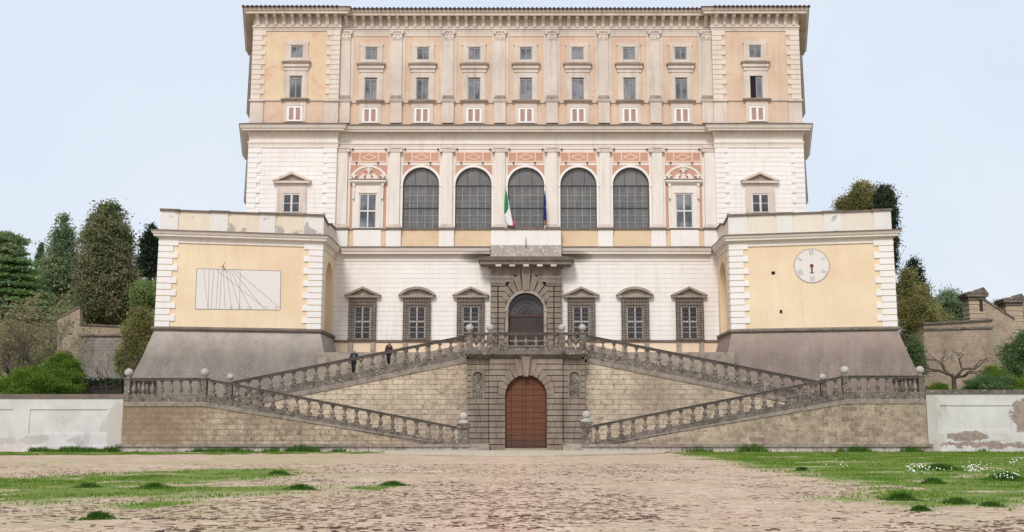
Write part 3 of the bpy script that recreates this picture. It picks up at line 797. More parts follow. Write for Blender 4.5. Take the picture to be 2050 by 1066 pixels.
def make_wing_window():
    y = YW; zzw = ZW
    b = MB().frame(0, px(29.5,400,y), zzw(427), zzw(381.5), px(17.5,400,y), zzw(426.9), zzw(388), y-.13, y-.002)
    b.box(-px(28.5,380,y), px(28.5,380,y), y-.1, y-.002, zzw(381.3), zzw(368.3))
    b = b.build('pedimented_window', M['cream'], palazzo)
    hd = MB(); pediment(hd, px(38.5,360,y), zzw(368.2), zzw(348)-zzw(368.2), .2, y-.42, y-.002)
    hd.build('pediment', M['cream'], b)
    MB().prism([(-px(30,360,y),zzw(364)),(px(30,360,y),zzw(364)),(0,zzw(351.5))], y-.12, y-.004).build('tympanum', M['greywarm'], b)
    MB().box(-px(17.5,400,y), px(17.5,400,y), y-.03, y-.005, zzw(427), zzw(388)).build('glass', M['windark'], b)
    h = px(17.4,400,y)
    MB().frame(0, h, zzw(426), zzw(388.2), h-.11, zzw(424.5), zzw(391), y-.08, y-.031).box(-.09, .09, y-.085, y-.031, zzw(424.5), zzw(391)).box(-h+.11, -.09, y-.06, y-.031, zzw(408), zzw(407)).box(.09, h-.11, y-.06, y-.031, zzw(408), zzw(407)).build('sash', M['sash'], b)
    return b
pw = make_wing_window(); pw['group'] = 'pedimented end bay windows'
pw.location.x -= 21.15; copy_tree(pw, palazzo, (42.3, 0, 0))

# ---- barred windows of the lower storey
def ZL(v): return zz(v, YB)
def make_barred(curved):
    ho = px(26.5,640,YB); hi = px(16.8,640,YB)
    b = MB().frame(0, ho, ZL(680.8), ZL(597), hi, ZL(678), ZL(613.5), YB-.15, YB-.002)
    b.box(-px(20,610,YB), px(20,610,YB), YB-.2, YB-.151, ZL(612.6), ZL(610.5)).box(-ho*.98, ho*.98, YB-.22, YB-.151, ZL(604), ZL(602))
    b.box(-px(29,680,YB), px(29,680,YB), YB-.28, YB-.002 if False else YB-.21, ZL(680.8), ZL(678.8))
    b = b.build('barred_window', M['greywarm'], palazzo)
    hd = MB(); pediment(hd, px(36.5,590,YB), ZL(596.8), ZL(577)-ZL(596.8), .17, YB-.45, YB-.002, curved)
    hd.build('pediment', M['greywarm'], b)
    ty = MB()
    if curved:
        n = 12; hw = px(29,590,YB); rise = ZL(581)-ZL(592)
        rad = (hw**2+rise**2)/(2*rise); a = math.asin(hw/rad)
        ty.prism([(rad*math.sin(-a+2*a*i/n), ZL(592.5)+rise-rad+rad*math.cos(-a+2*a*i/n)) for i in range(n+1)], YB-.12, YB-.004)
    else: ty.prism([(-px(28,590,YB),ZL(592.5)),(px(28,590,YB),ZL(592.5)),(0,ZL(580.5))], YB-.12, YB-.004)
    ty.build('tympanum', M['greywarm'], b)
    MB().box(-hi, hi, YB-.03, YB-.005, ZL(678), ZL(613.5)).build('glass', M['windark'], b)
    s = MB().frame(0, hi, ZL(678), ZL(613.6), hi-.12, ZL(677), ZL(616), YB-.09, YB-.031).box(-.07, .07, YB-.1, YB-.031, ZL(677), ZL(616))
    for s_ in (-1, 1):
        a_, b_ = sorted((s_*.071, s_*(hi-.121)))
        s.box(a_, b_, YB-.1, YB-.031, ZL(646.5), ZL(642.8))
        for v in (626.5, 636, 655.5, 666): s.box(a_, b_, YB-.07, YB-.031, ZL(v+.6), ZL(v-.6))
    s.build('sash', M['sash'], b)
    g = MB(); gy = YB-.42; gz0, gz1 = ZL(679.5), ZL(598.5); gh = px(26.8,640,YB)
    for i in range(10):
        x = -gh+2*gh*i/9; g.tube([(x, gy, gz0), (x, gy, gz1)], [.021,.021], 5)
    nh = 16
    for i in range(nh):
        z = gz0+(gz1-gz0)*(i+.3)/nh
        g.tube([(-gh-.05, gy-.02, z), (gh+.05, gy-.02, z)], [.022,.022], 5)
        for s_ in (-1, 1):
            g.tube([(s_*(gh+.02), gy-.02, z), (s_*(gh+.02), YB-.002, z)], [.022,.022], 5)
    g.build('iron_grille', M['iron'], b)
    for s_ in (-1, 1):
        MB().box(s_*px(18,690,YB), s_*px(27,690,YB), YB-.3, YB-.062, ZL(708), ZL(686.4)).build('corbel', M['greywarm'], b)
    return b
XLW = (4.93, 9.72, 14.57)
tri = make_barred(False); tri['group'] = 'barred ground floor windows'
seg = make_barred(True); seg['group'] = 'barred ground floor windows'
seg['label'] = 'barred window with a rounded pediment'
tri['label'] = 'barred window with a triangular pediment'
tri.location.x -= XLW[0]
for x in (XLW[0]+XLW[0], XLW[0]+XLW[2], XLW[0]-XLW[2]): copy_tree(tri, palazzo, (x, 0, 0))
seg.location.x -= XLW[1]; copy_tree(seg, palazzo, (2*XLW[1], 0, 0))

# ---- lower cornice of the centre wall and balcony/portal
profL = [(0,zz(524,YB)),(.05,zz(524,YB)),(.05,zz(521.5,YB)),(.02,zz(521,YB)),(.02,zz(512,YB)),(.12,zz(510.5,YB)),(.2,zz(509.5,YB)),(.42,zz(508.5,YB-.42)),(.42,zz(505,YB-.42)),(.5,zz(503,YB-.5)),(.58,zz(498,YB-.58)),(.6,zz(496.5,YB-.6)),(0,zz(496,YB))]
corn = MB().sweep([(-16.6,YB),(-3.25,YB)], profL).sweep([(3.25,YB),(16.6,YB)], profL).build('cornice', M['cornsoot'], palazzo)
MB().sweep([(-16.6,YB),(16.6,YB)], [(.3,zz(496,YB)),(.63,zz(496.3,YB-.63)),(.63,zz(495,YB-.63)),(.3,zz(494.4,YB))]).build('drip_edge', M['coping'], corn)

YP = YB-.7     # portal front
def ZP(v): return zz(v, YP)
def WP(n, v): return px(n, v, YP)
portal = MB()
rP = WP(35.5, 622); zsP = ZP(622)
portal.archpanel(-WP(71,620), WP(71,620), 7.9, ZP(533.5), 0, rP, zsP, YP+.12, YB-.002)
portal = portal.build('portal', M['joint'], palazzo)
bk = MB()
# voussoirs and courses
def clipblk(x0, x1, z0, z1, r, zs, gap=.015):
    zlo = z0
    if z1 <= zs: lim = r
    elif z0 >= zs + r: lim = 0
    else:
        zm = max(z0, zs); lim = math.sqrt(max(0, r*r-(zm-zs)**2))
    return max(x0, lim), x1
rO = WP(42, 622)
rowh = WP(10.85, 640)
z = zsP+4*rowh; row = 0
zrows = [ZP(573)-i*rowh for i in range(0, 15)]
for i in range(14):
    z1, z0 = zrows[i]-.034, zrows[i+1]+.034
    if z0 < 7.95: break
    for s_ in (-1, 1):
        for (a, b) in ((WP(57.2,620), WP(70.5,620)), (WP(36,620), WP(54.8,620))):
            a2, b2 = clipblk(a, b, z0, z1, rO if z1 > zsP-.3 else WP(43,640), zsP)
            if b2-a2 < .08: continue
            x0, x1 = sorted((s_*a2, s_*b2)); bk.box(x0, x1, YP, YP+.119, z0, z1)
def wedge(a0, a1, r0, r1a, r1b, y0):
    a0, a1 = R(a0), R(a1)
    bk.prism([(r0*math.cos(a0), zsP+r0*math.sin(a0)), (r1a*math.cos(a0), zsP+r1a*math.sin(a0)), (r1b*math.cos(a1), zsP+r1b*math.sin(a1)), (r0*math.cos(a1), zsP+r0*math.sin(a1))], y0, YP+.119)
for s_ in (0, 1):
    f = (lambda a: a) if s_ == 0 else (lambda a: 180-a)
    for (a0, a1, ra, rb) in ((80.5,68.6,74,71),(66.4,54.6,70,62),(52.4,41.6,58,56),(39.4,28,55,54)):
        wedge(f(a0), f(a1), rO+.01, WP(ra,600), WP(rb,600), YP-.06)
kz0, kz1 = zsP+rO-.05, ZP(534)
bk.prism([(-WP(6.4,580),kz0),(WP(6.4,580),kz0),(WP(10.2,540),kz1),(-WP(10.2,540),kz1)], YP-.14, YP+.119)
# frieze / entablature bands
for s_ in (-1, 1):
    for (a, b, v0, v1, d) in ((10.8,70.6,551,535,.0),(24,71,558.5,552,.1),(24,70,565,559,.05),(40,72.5,568.5,562.5 if False else 565.5,.16),(41,71,572.5,569,.1)):
        x0, x1 = sorted((s_*WP(a,560), s_*WP(b,560))); bk.box(x0, x1, YP-d, YP+.119, ZP(v0), ZP(v1))
bk.build('blocks', M['blocks'], portal)
MB().ring(0, zsP, rP+.003, rO-.02, YP-.04, YP+.119, 0, 180, 26).box(rP+.003, rO-.02, YP-.04, YP+.119, 7.9, zsP-.01).box(-rO+.02, -rP-.003, YP-.04, YP+.119, 7.9, zsP-.01).box(rP-.02, rO+.06, YP-.09, YP+.119, ZP(624), ZP(620)).box(-rO-.06, -rP+.02, YP-.09, YP+.119, ZP(624), ZP(620)).build('archivolt', M['greywarm'], portal)
MB().box(-rP, rP, YB-.12, YB-.04, 7.9, ZP(632.5)).build('door', M['darkdoor'], portal)
fl = MB()
n = 26
fpts = [((rP-.01)*math.cos(math.pi*i/n), zsP+(rP-.01)*math.sin(math.pi*i/n)) for i in range(n+1)]
MB().prism([(rP-.01, ZP(632))]+fpts+[(-rP+.01, ZP(632))], YB-.08, YB-.05).build('fanlight_glass', M['windark'], portal)
zf = ZP(628)
for i in range(13):
    a = math.pi*i/12
    fl.tube([(.12*math.cos(a), YB-.16, zf+.12*math.sin(a)), ((rP-.05)*math.cos(a), YB-.16, zf+(rP+.2)*math.sin(a) if i not in (0,12) else zf)], [.016,.016], 5)
for r_ in (.35, .7, 1.05, 1.4):
    m_ = [(r_*math.cos(math.pi*i/18), YB-.17, zf+r_*math.sin(math.pi*i/18)) for i in range(19)]
    fl.tube(m_, [.016]*19, 5)
fl.box(-rP, rP, YB-.2, YB-.121, ZP(633), ZP(630.5))
fl.build('fanlight_grille', M['rustiron'], portal)
# portal cornice
cp = MB()
prof = [(0,ZP(536)),(.15,ZP(535.5)),(.25,ZP(532)),(.85,zz(529.5,YP-.85)),(.85,zz(524,YP-.85)),(1.0,zz(521,YP-1.0)),(1.05,zz(517.5,YP-1.05)),(1.1,zz(515.5,YP-1.1)),(0,ZP(514))]
hwp = WP(72,530)
cp.sweep([(-hwp,YB-.01),(-hwp,YP),(hwp,YP),(hwp,YB-.01)], prof)
cp = cp.build('portal_cornice', M['grey'], portal)
md = MB()
for i in range(5):
    x = (i-2)*WP(27.3,528); md.box(x-WP(5.6,528), x+WP(5.6,528), YP-.84, YP-.15, zz(533.2, YP-.84), zz(529.6, YP-.84))
md.build('modillions', M['cream'], cp)
# balcony parapet over the portal
YBL = YB-.95
bal = MB().box(-px(70,480,YBL), px(70,480,YBL), YBL, YB-.01, zz(491,YBL), zz(460,YBL)).build('balcony', M['balcwhite'], palazzo)
MB().box(-px(71,498,YBL), px(71,498,YBL), YBL-.06, YB-.01, zz(514,YBL), zz(491.2,YBL)).build('plinth', M['plinthmix'], bal)
MB().box(-px(71,455,YBL), px(71,455,YBL), YBL-.12, YB-.4, zz(459.8,YBL), zz(455.5,YBL)).build('coping', M['coping'], bal)
MB().tube([(0, YBL-.12, zz(497,YBL)), (0, YBL-.12, zz(476,YBL))], [.05,.02], 6).build('spike', M['rustiron'], bal)

# ================================================================== bastions
YBI, YBO = 87.2, 84.8
XBI, XBO = 17.2, 30.1
def make_bastion(side):
    """side -1 left, +1 right.  local path from outer rear to inner rear, seen from outside"""
    s = side
    name = 'bastion'
    O, I = (s*XBO, YBO), (s*XBI, YBI)
    OR, IR = (s*31.0, 104.0), (s*XBI, YB+.3)
    root = empty('bastion', (s*23.6, 86.0, 4.0))
    path = [OR, O, I, IR] if s < 0 else [IR, I, O, OR]
    def zb(v, f=.5, o=0.0):     # height read at mid front
        return zz(v, YBI+(YBO-YBI)*f-o)
    zbot = zb(660); ztop = zb(466)
    d = Vector((O[0]-I[0], O[1]-I[1])); L = d.length; d.normalize()
    nrm = Vector((d.y, -d.x)); 
    if nrm.y > 0: nrm = -nrm
    # front frame: q in metres from the outer corner towards the inner corner, out = distance in front
    def P(q, out, z): 
        return (O[0]-d.x*q+nrm.x*out, O[1]-d.y*q+nrm.y*out, z)
    def fbox(mb, q0, q1, o0, o1, z0, z1):
        vs = [P(q0,o1,z0),P(q1,o1,z0),P(q1,o0,z0),P(q0,o0,z0),P(q0,o1,z1),P(q1,o1,z1),P(q1,o0,z1),P(q0,o0,z1)]
        return mb.add(vs, [(0,3,2,1),(4,5,6,7),(0,1,5,4),(1,2,6,5),(2,3,7,6),(3,0,4,7)])
    def fprism(mb, pts, o0, o1):
        n = len(pts)
        vs = [P(q,o1,z) for q,z in pts]+[P(q,o0,z) for q,z in pts]
        return mb.add(vs, [list(range(n)), list(range(2*n-1,n-1,-1))]+[(i,(i+1)%n,(i+1)%n+n,i+n) for i in range(n)])
    # wall: front + outer side + rear, flank built separately with its niche
    w = MB()
    w.add([(O[0],O[1],zbot),(I[0],I[1],zbot),(I[0],I[1],ztop),(O[0],O[1],ztop)], [(0,1,2,3)])
    w.add([(O[0],O[1],zbot),(OR[0],OR[1],zbot),(OR[0],OR[1],ztop),(O[0],O[1],ztop)], [(0,1,2,3)])
    w.build('front_wall', M['bastyel'], root)
    # flank with niche, thickness .55 into the bastion
    zf0 = zz(683, YB)
    rN, cN = 1.55, 90.75
    zsN = zz(526, cN)-rN
    def tf(p): return (s*(XBI+p[1]), p[0], p[2])
    MB().archpanel(YBI, YB+.3, zf0-.2, ztop, cN, rN, zsN, 0, .7, 20, tf).build('flank_wall', M['bastyel'], root)
    nb = MB().add([(s*(XBI+.6), cN-rN-.1, zf0-.2),(s*(XBI+.6), cN+rN+.1, zf0-.2),(s*(XBI+.6), cN+rN+.1, zsN+rN+.1),(s*(XBI+.6), cN-rN-.1, zsN+rN+.1)], [(0,1,2,3)])
    nb.build('niche', M['niche'], root)
    # quoins
    def q_(q0, inner, n, wl, ws):
        mb = MB(); h = (zb(486)-zbot)/n
        for k in range(n):
            wd = wl if k % 2 else ws
            fbox(mb, *(sorted((q0, q0+inner*wd))), .002, .09, zbot+.06+k*h+.03, zbot+.06+(k+1)*h-.03)
        return mb
    q_(-.06, 1, 14, 1.55, 1.15).build('quoins', M['quoin'], root)
    mb = q_(L+.06, -1, 14, 1.55, 1.15)
    h = (zb(486)-zbot)/14
    for k in range(14):
        a = .62 if k % 2 else .95
        x0, x1 = sorted((s*(XBI-.08), s*(XBI-.002)))
        mb.box(x0, x1, YBI-.02, YBI+a, zbot+.06+k*h+.03, zbot+.06+(k+1)*h-.03)
    mb.build('quoins', M['quoin'], root)
    # cornice with frieze
    def zo(v, o): return zz(v, (YBI+YBO)/2-o)
    prof = [(0,zo(490.5,0)),(.09,zo(490.5,.09)),(.09,zo(488.5,.09)),(.04,zo(488,.04)),(.04,zo(481.5,.04)),(.12,zo(480.5,.12)),(.18,zo(478.5,.18)),(.4,zo(477.3,.4)),(.4,zo(473.5,.4)),(.48,zo(472.5,.48)),(.56,zo(468,.56)),(.58,zo(467,.58)),(0,zo(466,0))]
    c = MB().sweep(path, prof).build('cornice', M['stucco'], root)
    MB().sweep(path, [(.2,zo(466.6,.2)),(.62,zo(466.9,.62)),(.62,zo(465.4,.62)),(.2,zo(464.5,.2))]).build('drip_edge', M['coping'], c)
    # moulding at the foot of the wall
    MB().sweep(path, [(-.3,zbot-.18),(.1,zbot-.18),(.22,zbot-.12),(.25,zbot),(.18,zbot+.12),(.0,zbot+.16),(-.3,zbot+.16)]).build('base_moulding', M['grey' if s > 0 else 'coping'], root)
    # scarp
    zs0, zs1 = 2.6, zbot-.17
    bat = .32*(zs1-zs0)
    sm = MB().sweep(path, [(bat,zs0),(bat*.62,zs0+(zs1-zs0)*.36),(bat*.28,zs0+(zs1-zs0)*.70),(.03,zs1),(-.4,zs1),(-.4,zs0)])
    sm.build('scarp', M['scarpL' if s < 0 else 'scarpR'], root)
    # parapet, set back from the cornice edge
    off = .05
    Oi = (O[0], O[1]); 
    pz0, pz1 = zo(465.0,0), zo(428,0)
    zend = zz(459.5, YB)
    pp = MB()
    fbox(pp, 0.02, L+.02, -.45, .0, pz0, pz1-.02)
    pp = pp.build('parapet', M['parapet' if s < 0 else 'parapetr'], root)
    # flank part steps down to the sill level
    x0, x1 = sorted((s*(XBI+.02), s*(XBI+.47)))
    hi = pz1; 
    fl = MB()
    ya, yb_ = YBI+.25, YB-.1
    pts = [(ya, pz0), (yb_, pz0), (yb_, zend-.12), (yb_-2.2, zend-.05), (yb_-3.6, pz1-.35), (ya, pz1-.05)]
    n = len(pts)
    fl.add([(x0,a,z) for a,z in pts]+[(x1,a,z) for a,z in pts], [list(range(n)), list(range(2*n-1,n-1,-1))]+[(i,(i+1)%n,(i+1)%n+n,i+n) for i in range(n)])
    fl.build('flank_parapet', M['parapetr'], root)
    fc = MB()
    tops = pts[2:]
    for (a, b) in zip(tops[:-1], tops[1:]):
        fc.add([(x0-.12,a[0],a[1]),(x1+.12,a[0],a[1]),(x1+.12,b[0],b[1]),(x0-.12,b[0],b[1]),(x0-.12,a[0],a[1]+.16),(x1+.12,a[0],a[1]+.16),(x1+.12,b[0],b[1]+.16),(x0-.12,b[0],b[1]+.16)],
               [(0,3,2,1),(4,5,6,7),(0,1,5,4),(1,2,6,5),(2,3,7,6),(3,0,4,7)])
    fc.build('flank_coping', M['coping'], root)
    cpm = MB()
    piers = [(.0,1.38),(3.95,5.35),(7.9,9.2),(11.6,L+.06)]
    last = 0.0
    for (a, b) in piers:
        pk = MB(); fbox(pk, a, b, .002, .09, pz0, pz1-.021); pk.build('parapet_pier', M['parapier'], root)
        if a > last+.2: fbox(cpm, last+.13, a-.11, -.55, .12, pz1-.02, pz1+.12)
        fbox(cpm, a-.1, b+.12, -.58, .22, pz1-.02, pz1+.15)
        last = b
    cpm.build('parapet_coping', M['coping'], root)
    # floor of the roof terrace
    MB().add([(O[0],O[1]+.3,pz0-.05),(I[0],I[1]+.3,pz0-.05),(IR[0],IR[1],pz0-.05),(OR[0],OR[1],pz0-.05)], [(0,1,2,3)]).build('roof_terrace', M['greywarm'], root)
    # thin white joint line framing the yellow field
    return root, P, fbox, fprism, zb, L, d
rootL, PL, fboxL, fprismL, zbL, LL, dL = make_bastion(-1)
tag(rootL, 'yellow bastion with white quoins bearing a white sundial panel, on a grey sloping base', 'bastion')
rootR, PR, fboxR, fprismR, zbR, LR, dR = make_bastion(1)
tag(rootR, 'yellow bastion with white quoins bearing a round white clock face, on a brown sloping base', 'bastion')

def q_of(u, v, root_side):
    """distance along the front from the outer corner for image column u"""
    s = root_side
    dx = (u-CX)/F
    k = depth_t(v, 1.0)         # t = Y*k
    # X = dx*k*Y ; X = s*(XBO + (XBI-XBO)*f), Y = YBO+(YBI-YBO)*f
    a = dx*k
    f = (a*YBO - s*XBO)/(s*(XBI-XBO) - a*(YBI-YBO))
    L = math.hypot(XBI-XBO, YBI-YBO)
    return f*L, YBO+(YBI-YBO)*f
def fz(u, v, s):
    q, Y = q_of(u, v, s); return q, zz(v, Y)

M['dialwhite'] = plaster('dial_white_paint', (.76,.72,.69), (.72,.67,.64), .5, (.6,.52,.47), .12, drip=False)
M['dialline'] = plain('dial_grey_line', (.34,.30,.285), .9)
M['dialfaint'] = plain('dial_faint_line', (.42,.38,.36), .9)
def strokes(mb, fprism, pts2, w, o0, o1):
    (q0, z0), (q1, z1) = pts2
    dq, dz = q1-q0, z1-z0; l = math.hypot(dq, dz) or 1
    nq, nz = -dz/l*w/2, dq/l*w/2
    fprism(mb, [(q0+nq,z0+nz),(q1+nq,z1+nz),(q1-nq,z1-nz),(q0-nq,z0-nz)], o0, o1)
# sundial
c1 = fz(394,538,-1); c2 = fz(562,543,-1); c3 = fz(561,621,-1); c4 = fz(391,619,-1)
mb = MB(); fprismL(mb, [c1,c2,c3,c4], .002, .02); sd = mb.build('sundial', M['dialwhite'], rootL)
mb = MB()
for a, b in ((c1,c2),(c2,c3),(c3,c4),(c4,c1)): strokes(mb, fprismL, (a,b), .05, .021, .026)
def sp(x, y): return fz(340+x/6.6625, 480+y/6.6625, -1)
for (xa,ya,xb,yb) in ((450,395,508,920),(525,398,515,920),(587,398,552,925),(648,400,615,925),(690,400,662,925),(715,400,737,910),(752,400,825,930),(780,400,935,930),(800,400,1085,930),(825,400,1245,905),(610,395,1240,895),(870,405,1470,915),(940,405,930,930)):
    strokes(mb, fprismL, (sp(xa,ya), sp(xb,yb)), .034, .021, .025)
mb.build('hour_lines', M['dialline'], sd)
def roman(mb, fprism, txt, q, z, h, w, o0, o1, ang=0.0, dirq=1):
    """roman numeral centred on (q,z), rotated by ang"""
    adv = {'I': .32, 'V': .62, 'X': .62}
    tot = sum(adv[c] for c in txt)*h; x = -tot/2
    ca, sa = math.cos(ang), math.sin(ang)
    def T(a, b): return (q+dirq*(a*ca-b*sa), z+a*sa+b*ca)
    for c in txt:
        a = adv[c]*h; m_ = x+a/2
        if c == 'I': L_ = [((m_,-h/2),(m_,h/2))]
        elif c == 'V': L_ = [((m_-.24*h,h/2),(m_,-h/2)),((m_+.24*h,h/2),(m_,-h/2))]
        else: L_ = [((m_-.24*h,h/2),(m_+.24*h,-h/2)),((m_+.24*h,h/2),(m_-.24*h,-h/2))]
        for (p, r_) in L_: strokes(mb, fprism, (T(*p), T(*r_)), w, o0, o1)
        x += a
mb = MB()
for txt, x_ in (('XV',820),('XVI',930),('XVII',1060),('XVIII',1270),('XX',1415)):
    q, z_ = sp(x_, 908); roman(mb, fprismL, txt, q, z_, .20, .022, .021, .024, 0, 1)
mb.build('numerals', M['dialfaint'], sd)
mb = MB()
g0 = sp(710,370); g1 = sp(742,322); g2 = sp(735,392)
mb.tube([PL(g2[0],.02,g2[1]), PL(g0[0],.25,g0[1]), PL(g1[0],.7,g1[1])], [.035,.03,.02], 5).ball(PL(g0[0],.25,g0[1]), .07, 6)
mb.build('gnomon', M['iron'], sd)
# clock
cq, cz = fz(1625,532.5,1); rad = px(33.3,533,86)
def circ(q, z, r, n=40): return [(q+r*math.cos(2*math.pi*i/n), z+r*math.sin(2*math.pi*i/n)) for i in range(n)]
mb = MB(); fprismR(mb, circ(cq,cz,rad), .002, .03); ck = mb.build('clock_face', M['dialwhite'], rootR)
mb = MB()
N = 40
for i in range(N):
    a0, a1 = 2*math.pi*i/N, 2*math.pi*(i+1)/N
    fprismR(mb, [(cq+rad*math.cos(a0),cz+rad*math.sin(a0)),(cq+(rad+.07)*math.cos(a0),cz+(rad+.07)*math.sin(a0)),(cq+(rad+.07)*math.cos(a1),cz+(rad+.07)*math.sin(a1)),(cq+rad*math.cos(a1),cz+rad*math.sin(a1))], .002, .04)
mb.build('rim', M['dialfaint'], ck)
mb = MB()
# on the right bastion q grows towards image left
for txt, deg in (('VI',90),('I',30),('II',-30),('III',-90),('IIII',-150),('V',150)):
    a = R(deg); rr = rad*.80
    q = cq - rr*math.cos(a); z_ = cz + rr*math.sin(a)
    ang = a - math.pi/2
    if txt in ('III',): ang = 0
    roman(mb, fprismR, txt, q, z_, rad*.30, .045, .031, .037, ang, -1)
mb.build('numerals', M['dialline'], ck)
M['red'] = plain('dark_red_metal', (.22,.035,.035), .6)
mb = MB(); fprismR(mb, circ(cq,cz,rad*.11,16), .04, .07)
strokes(mb, fprismR, ((cq,cz),(cq,cz-rad*.34)), .13, .04, .06); strokes(mb, fprismR, ((cq-.14,cz-rad*.42),(cq+.14,cz-rad*.42)), .06, .04, .06)
fprismR(mb, [(cq-.07,cz-rad*.3),(cq+.07,cz-rad*.3),(cq+.02,cz-rad*.5),(cq-.02,cz-rad*.5)], .04, .06)
mb.build('hour_hand', M['red'], ck)
for (u, v, a, b) in ((1548,547,7.5,6.5),(1563.5,624.5,5,7)):
    q, z_ = fz(u, v, 1); mb = MB(); hw, hh = px(a/2,v,86), px(b/2,v,86)
    fboxR(mb, q-hw, q+hw, .002, .012, z_-hh, z_+hh); mb.build('wall_opening', M['black'], rootR)

# ================================================================== stairs
YS, YU, YT = 78.0, 81.6, 85.3
def XS(u, v): return xx(u, v, YS)
def ZSs(v): return zz(v, YS)

# ---- turned baluster, height 1, scaled by use
def baluster_mesh(h):
    p = [(.115,0),(.115,.05),(.07,.075),(.085,.13),(.135,.26),(.145,.36),(.12,.46),(.075,.60),(.055,.72),(.06,.80),(.085,.83),(.085,.865),(.065,.885),(.10,.93),(.13,.96),(.13,1.0)]
    mb = MB().lathe((0,0,0), [(r*1.22, z*h) for r, z in p], 12)
    return mb
def make_balustrade(name, label, x0, z0, x1, z1, Y, n, rail_h, bal_h, pl_h, group='stone balustrades of the staircase', thick=.42, bands=None, blocks=.16, first=None):
    """straight run; z = rail top at both ends"""
    root = empty(name, ((x0+x1)/2, Y, min(z0,z1)-rail_h-bal_h-pl_h)); tag(root, label, 'balustrade', group)
    def zt(x): return z0+(z1-z0)*(x-x0)/(x1-x0)
    th = thick/2
    r = MB().prism([(x0,z0-rail_h),(x1,z1-rail_h),(x1,z1-.05),(x0,z0-.05)], Y-th, Y+th)
    r.prism([(x0,z0-.05),(x1,z1-.05),(x1,z1),(x0,z0)], Y-th-.05, Y+th+.05)
    r.build('handrail', M['rail'], root)
    b0 = rail_h+bal_h
    p = MB().prism([(x0,z0-b0-pl_h),(x1,z1-b0-pl_h),(x1,z1-b0),(x0,z0-b0)], Y-th+.02, Y+th-.02)
    dx = (x1-x0)/n
    slope = (z1-z0)/(x1-x0)
    for k in range(n):
        xc = x0+dx*(k+.5); zc_ = zt(xc)-b0
        if abs(slope) > .01:
            hb = abs(slope)*.19+.13
            p.box(xc-.19, xc+.19, Y-th-.01, Y+th+.01, zc_-.12, zc_+hb)
            p.box(xc-.15, xc+.15, Y-.15, Y+.15, zt(xc)-rail_h-.09, zt(xc)-rail_h+abs(slope)*.12)
    p.build('plinth', M['balus'], root)
    raise_ = abs(slope)*.19+.13 if abs(slope) > .01 else 0
    hh = bal_h-raise_-(.09 if abs(slope) > .01 else 0)
    mb = baluster_mesh(hh)
    o = None
    for k in range(n):
        xc = x0+dx*(k+.5); zb_ = zt(xc)-b0+raise_
        if o is None:
            o = mb.build('baluster', M['balusw'], root, origin=(0,0,0), smooth=True)
            o.location = Vector((xc,Y,zb_))-ORG[root.name]
            src = o
        else:
            c = src.copy(); COL.objects.link(c); c.parent = root; c.location = Vector((xc,Y,zb_))-ORG[root.name]
    return root
def pier(root, x, Y, z0, z1, w=.42, ball=.30, d=None):
    d = d or w
    p = MB().box(x-w/2, x+w/2, Y-d/2-.03, Y+d/2+.03, z0, z1-.12).box(x-w/2-.06, x+w/2+.06, Y-d/2-.1, Y+d/2+.1, z1-.119, z1)
    p = p.build('pier', M['balus'], root)
    if ball:
        MB().lathe((x,Y,z1), [(.16,0),(.12,.05),(.14,.08)], 10).ball((x,Y,z1+.06+ball), ball, 14).build('stone_ball', M['ballst'], p, smooth=True)
    return p

def wall_thing(name, label, cat, mb, mat): 
    o = mb.build(name, mat); tag(o, label, cat); return o

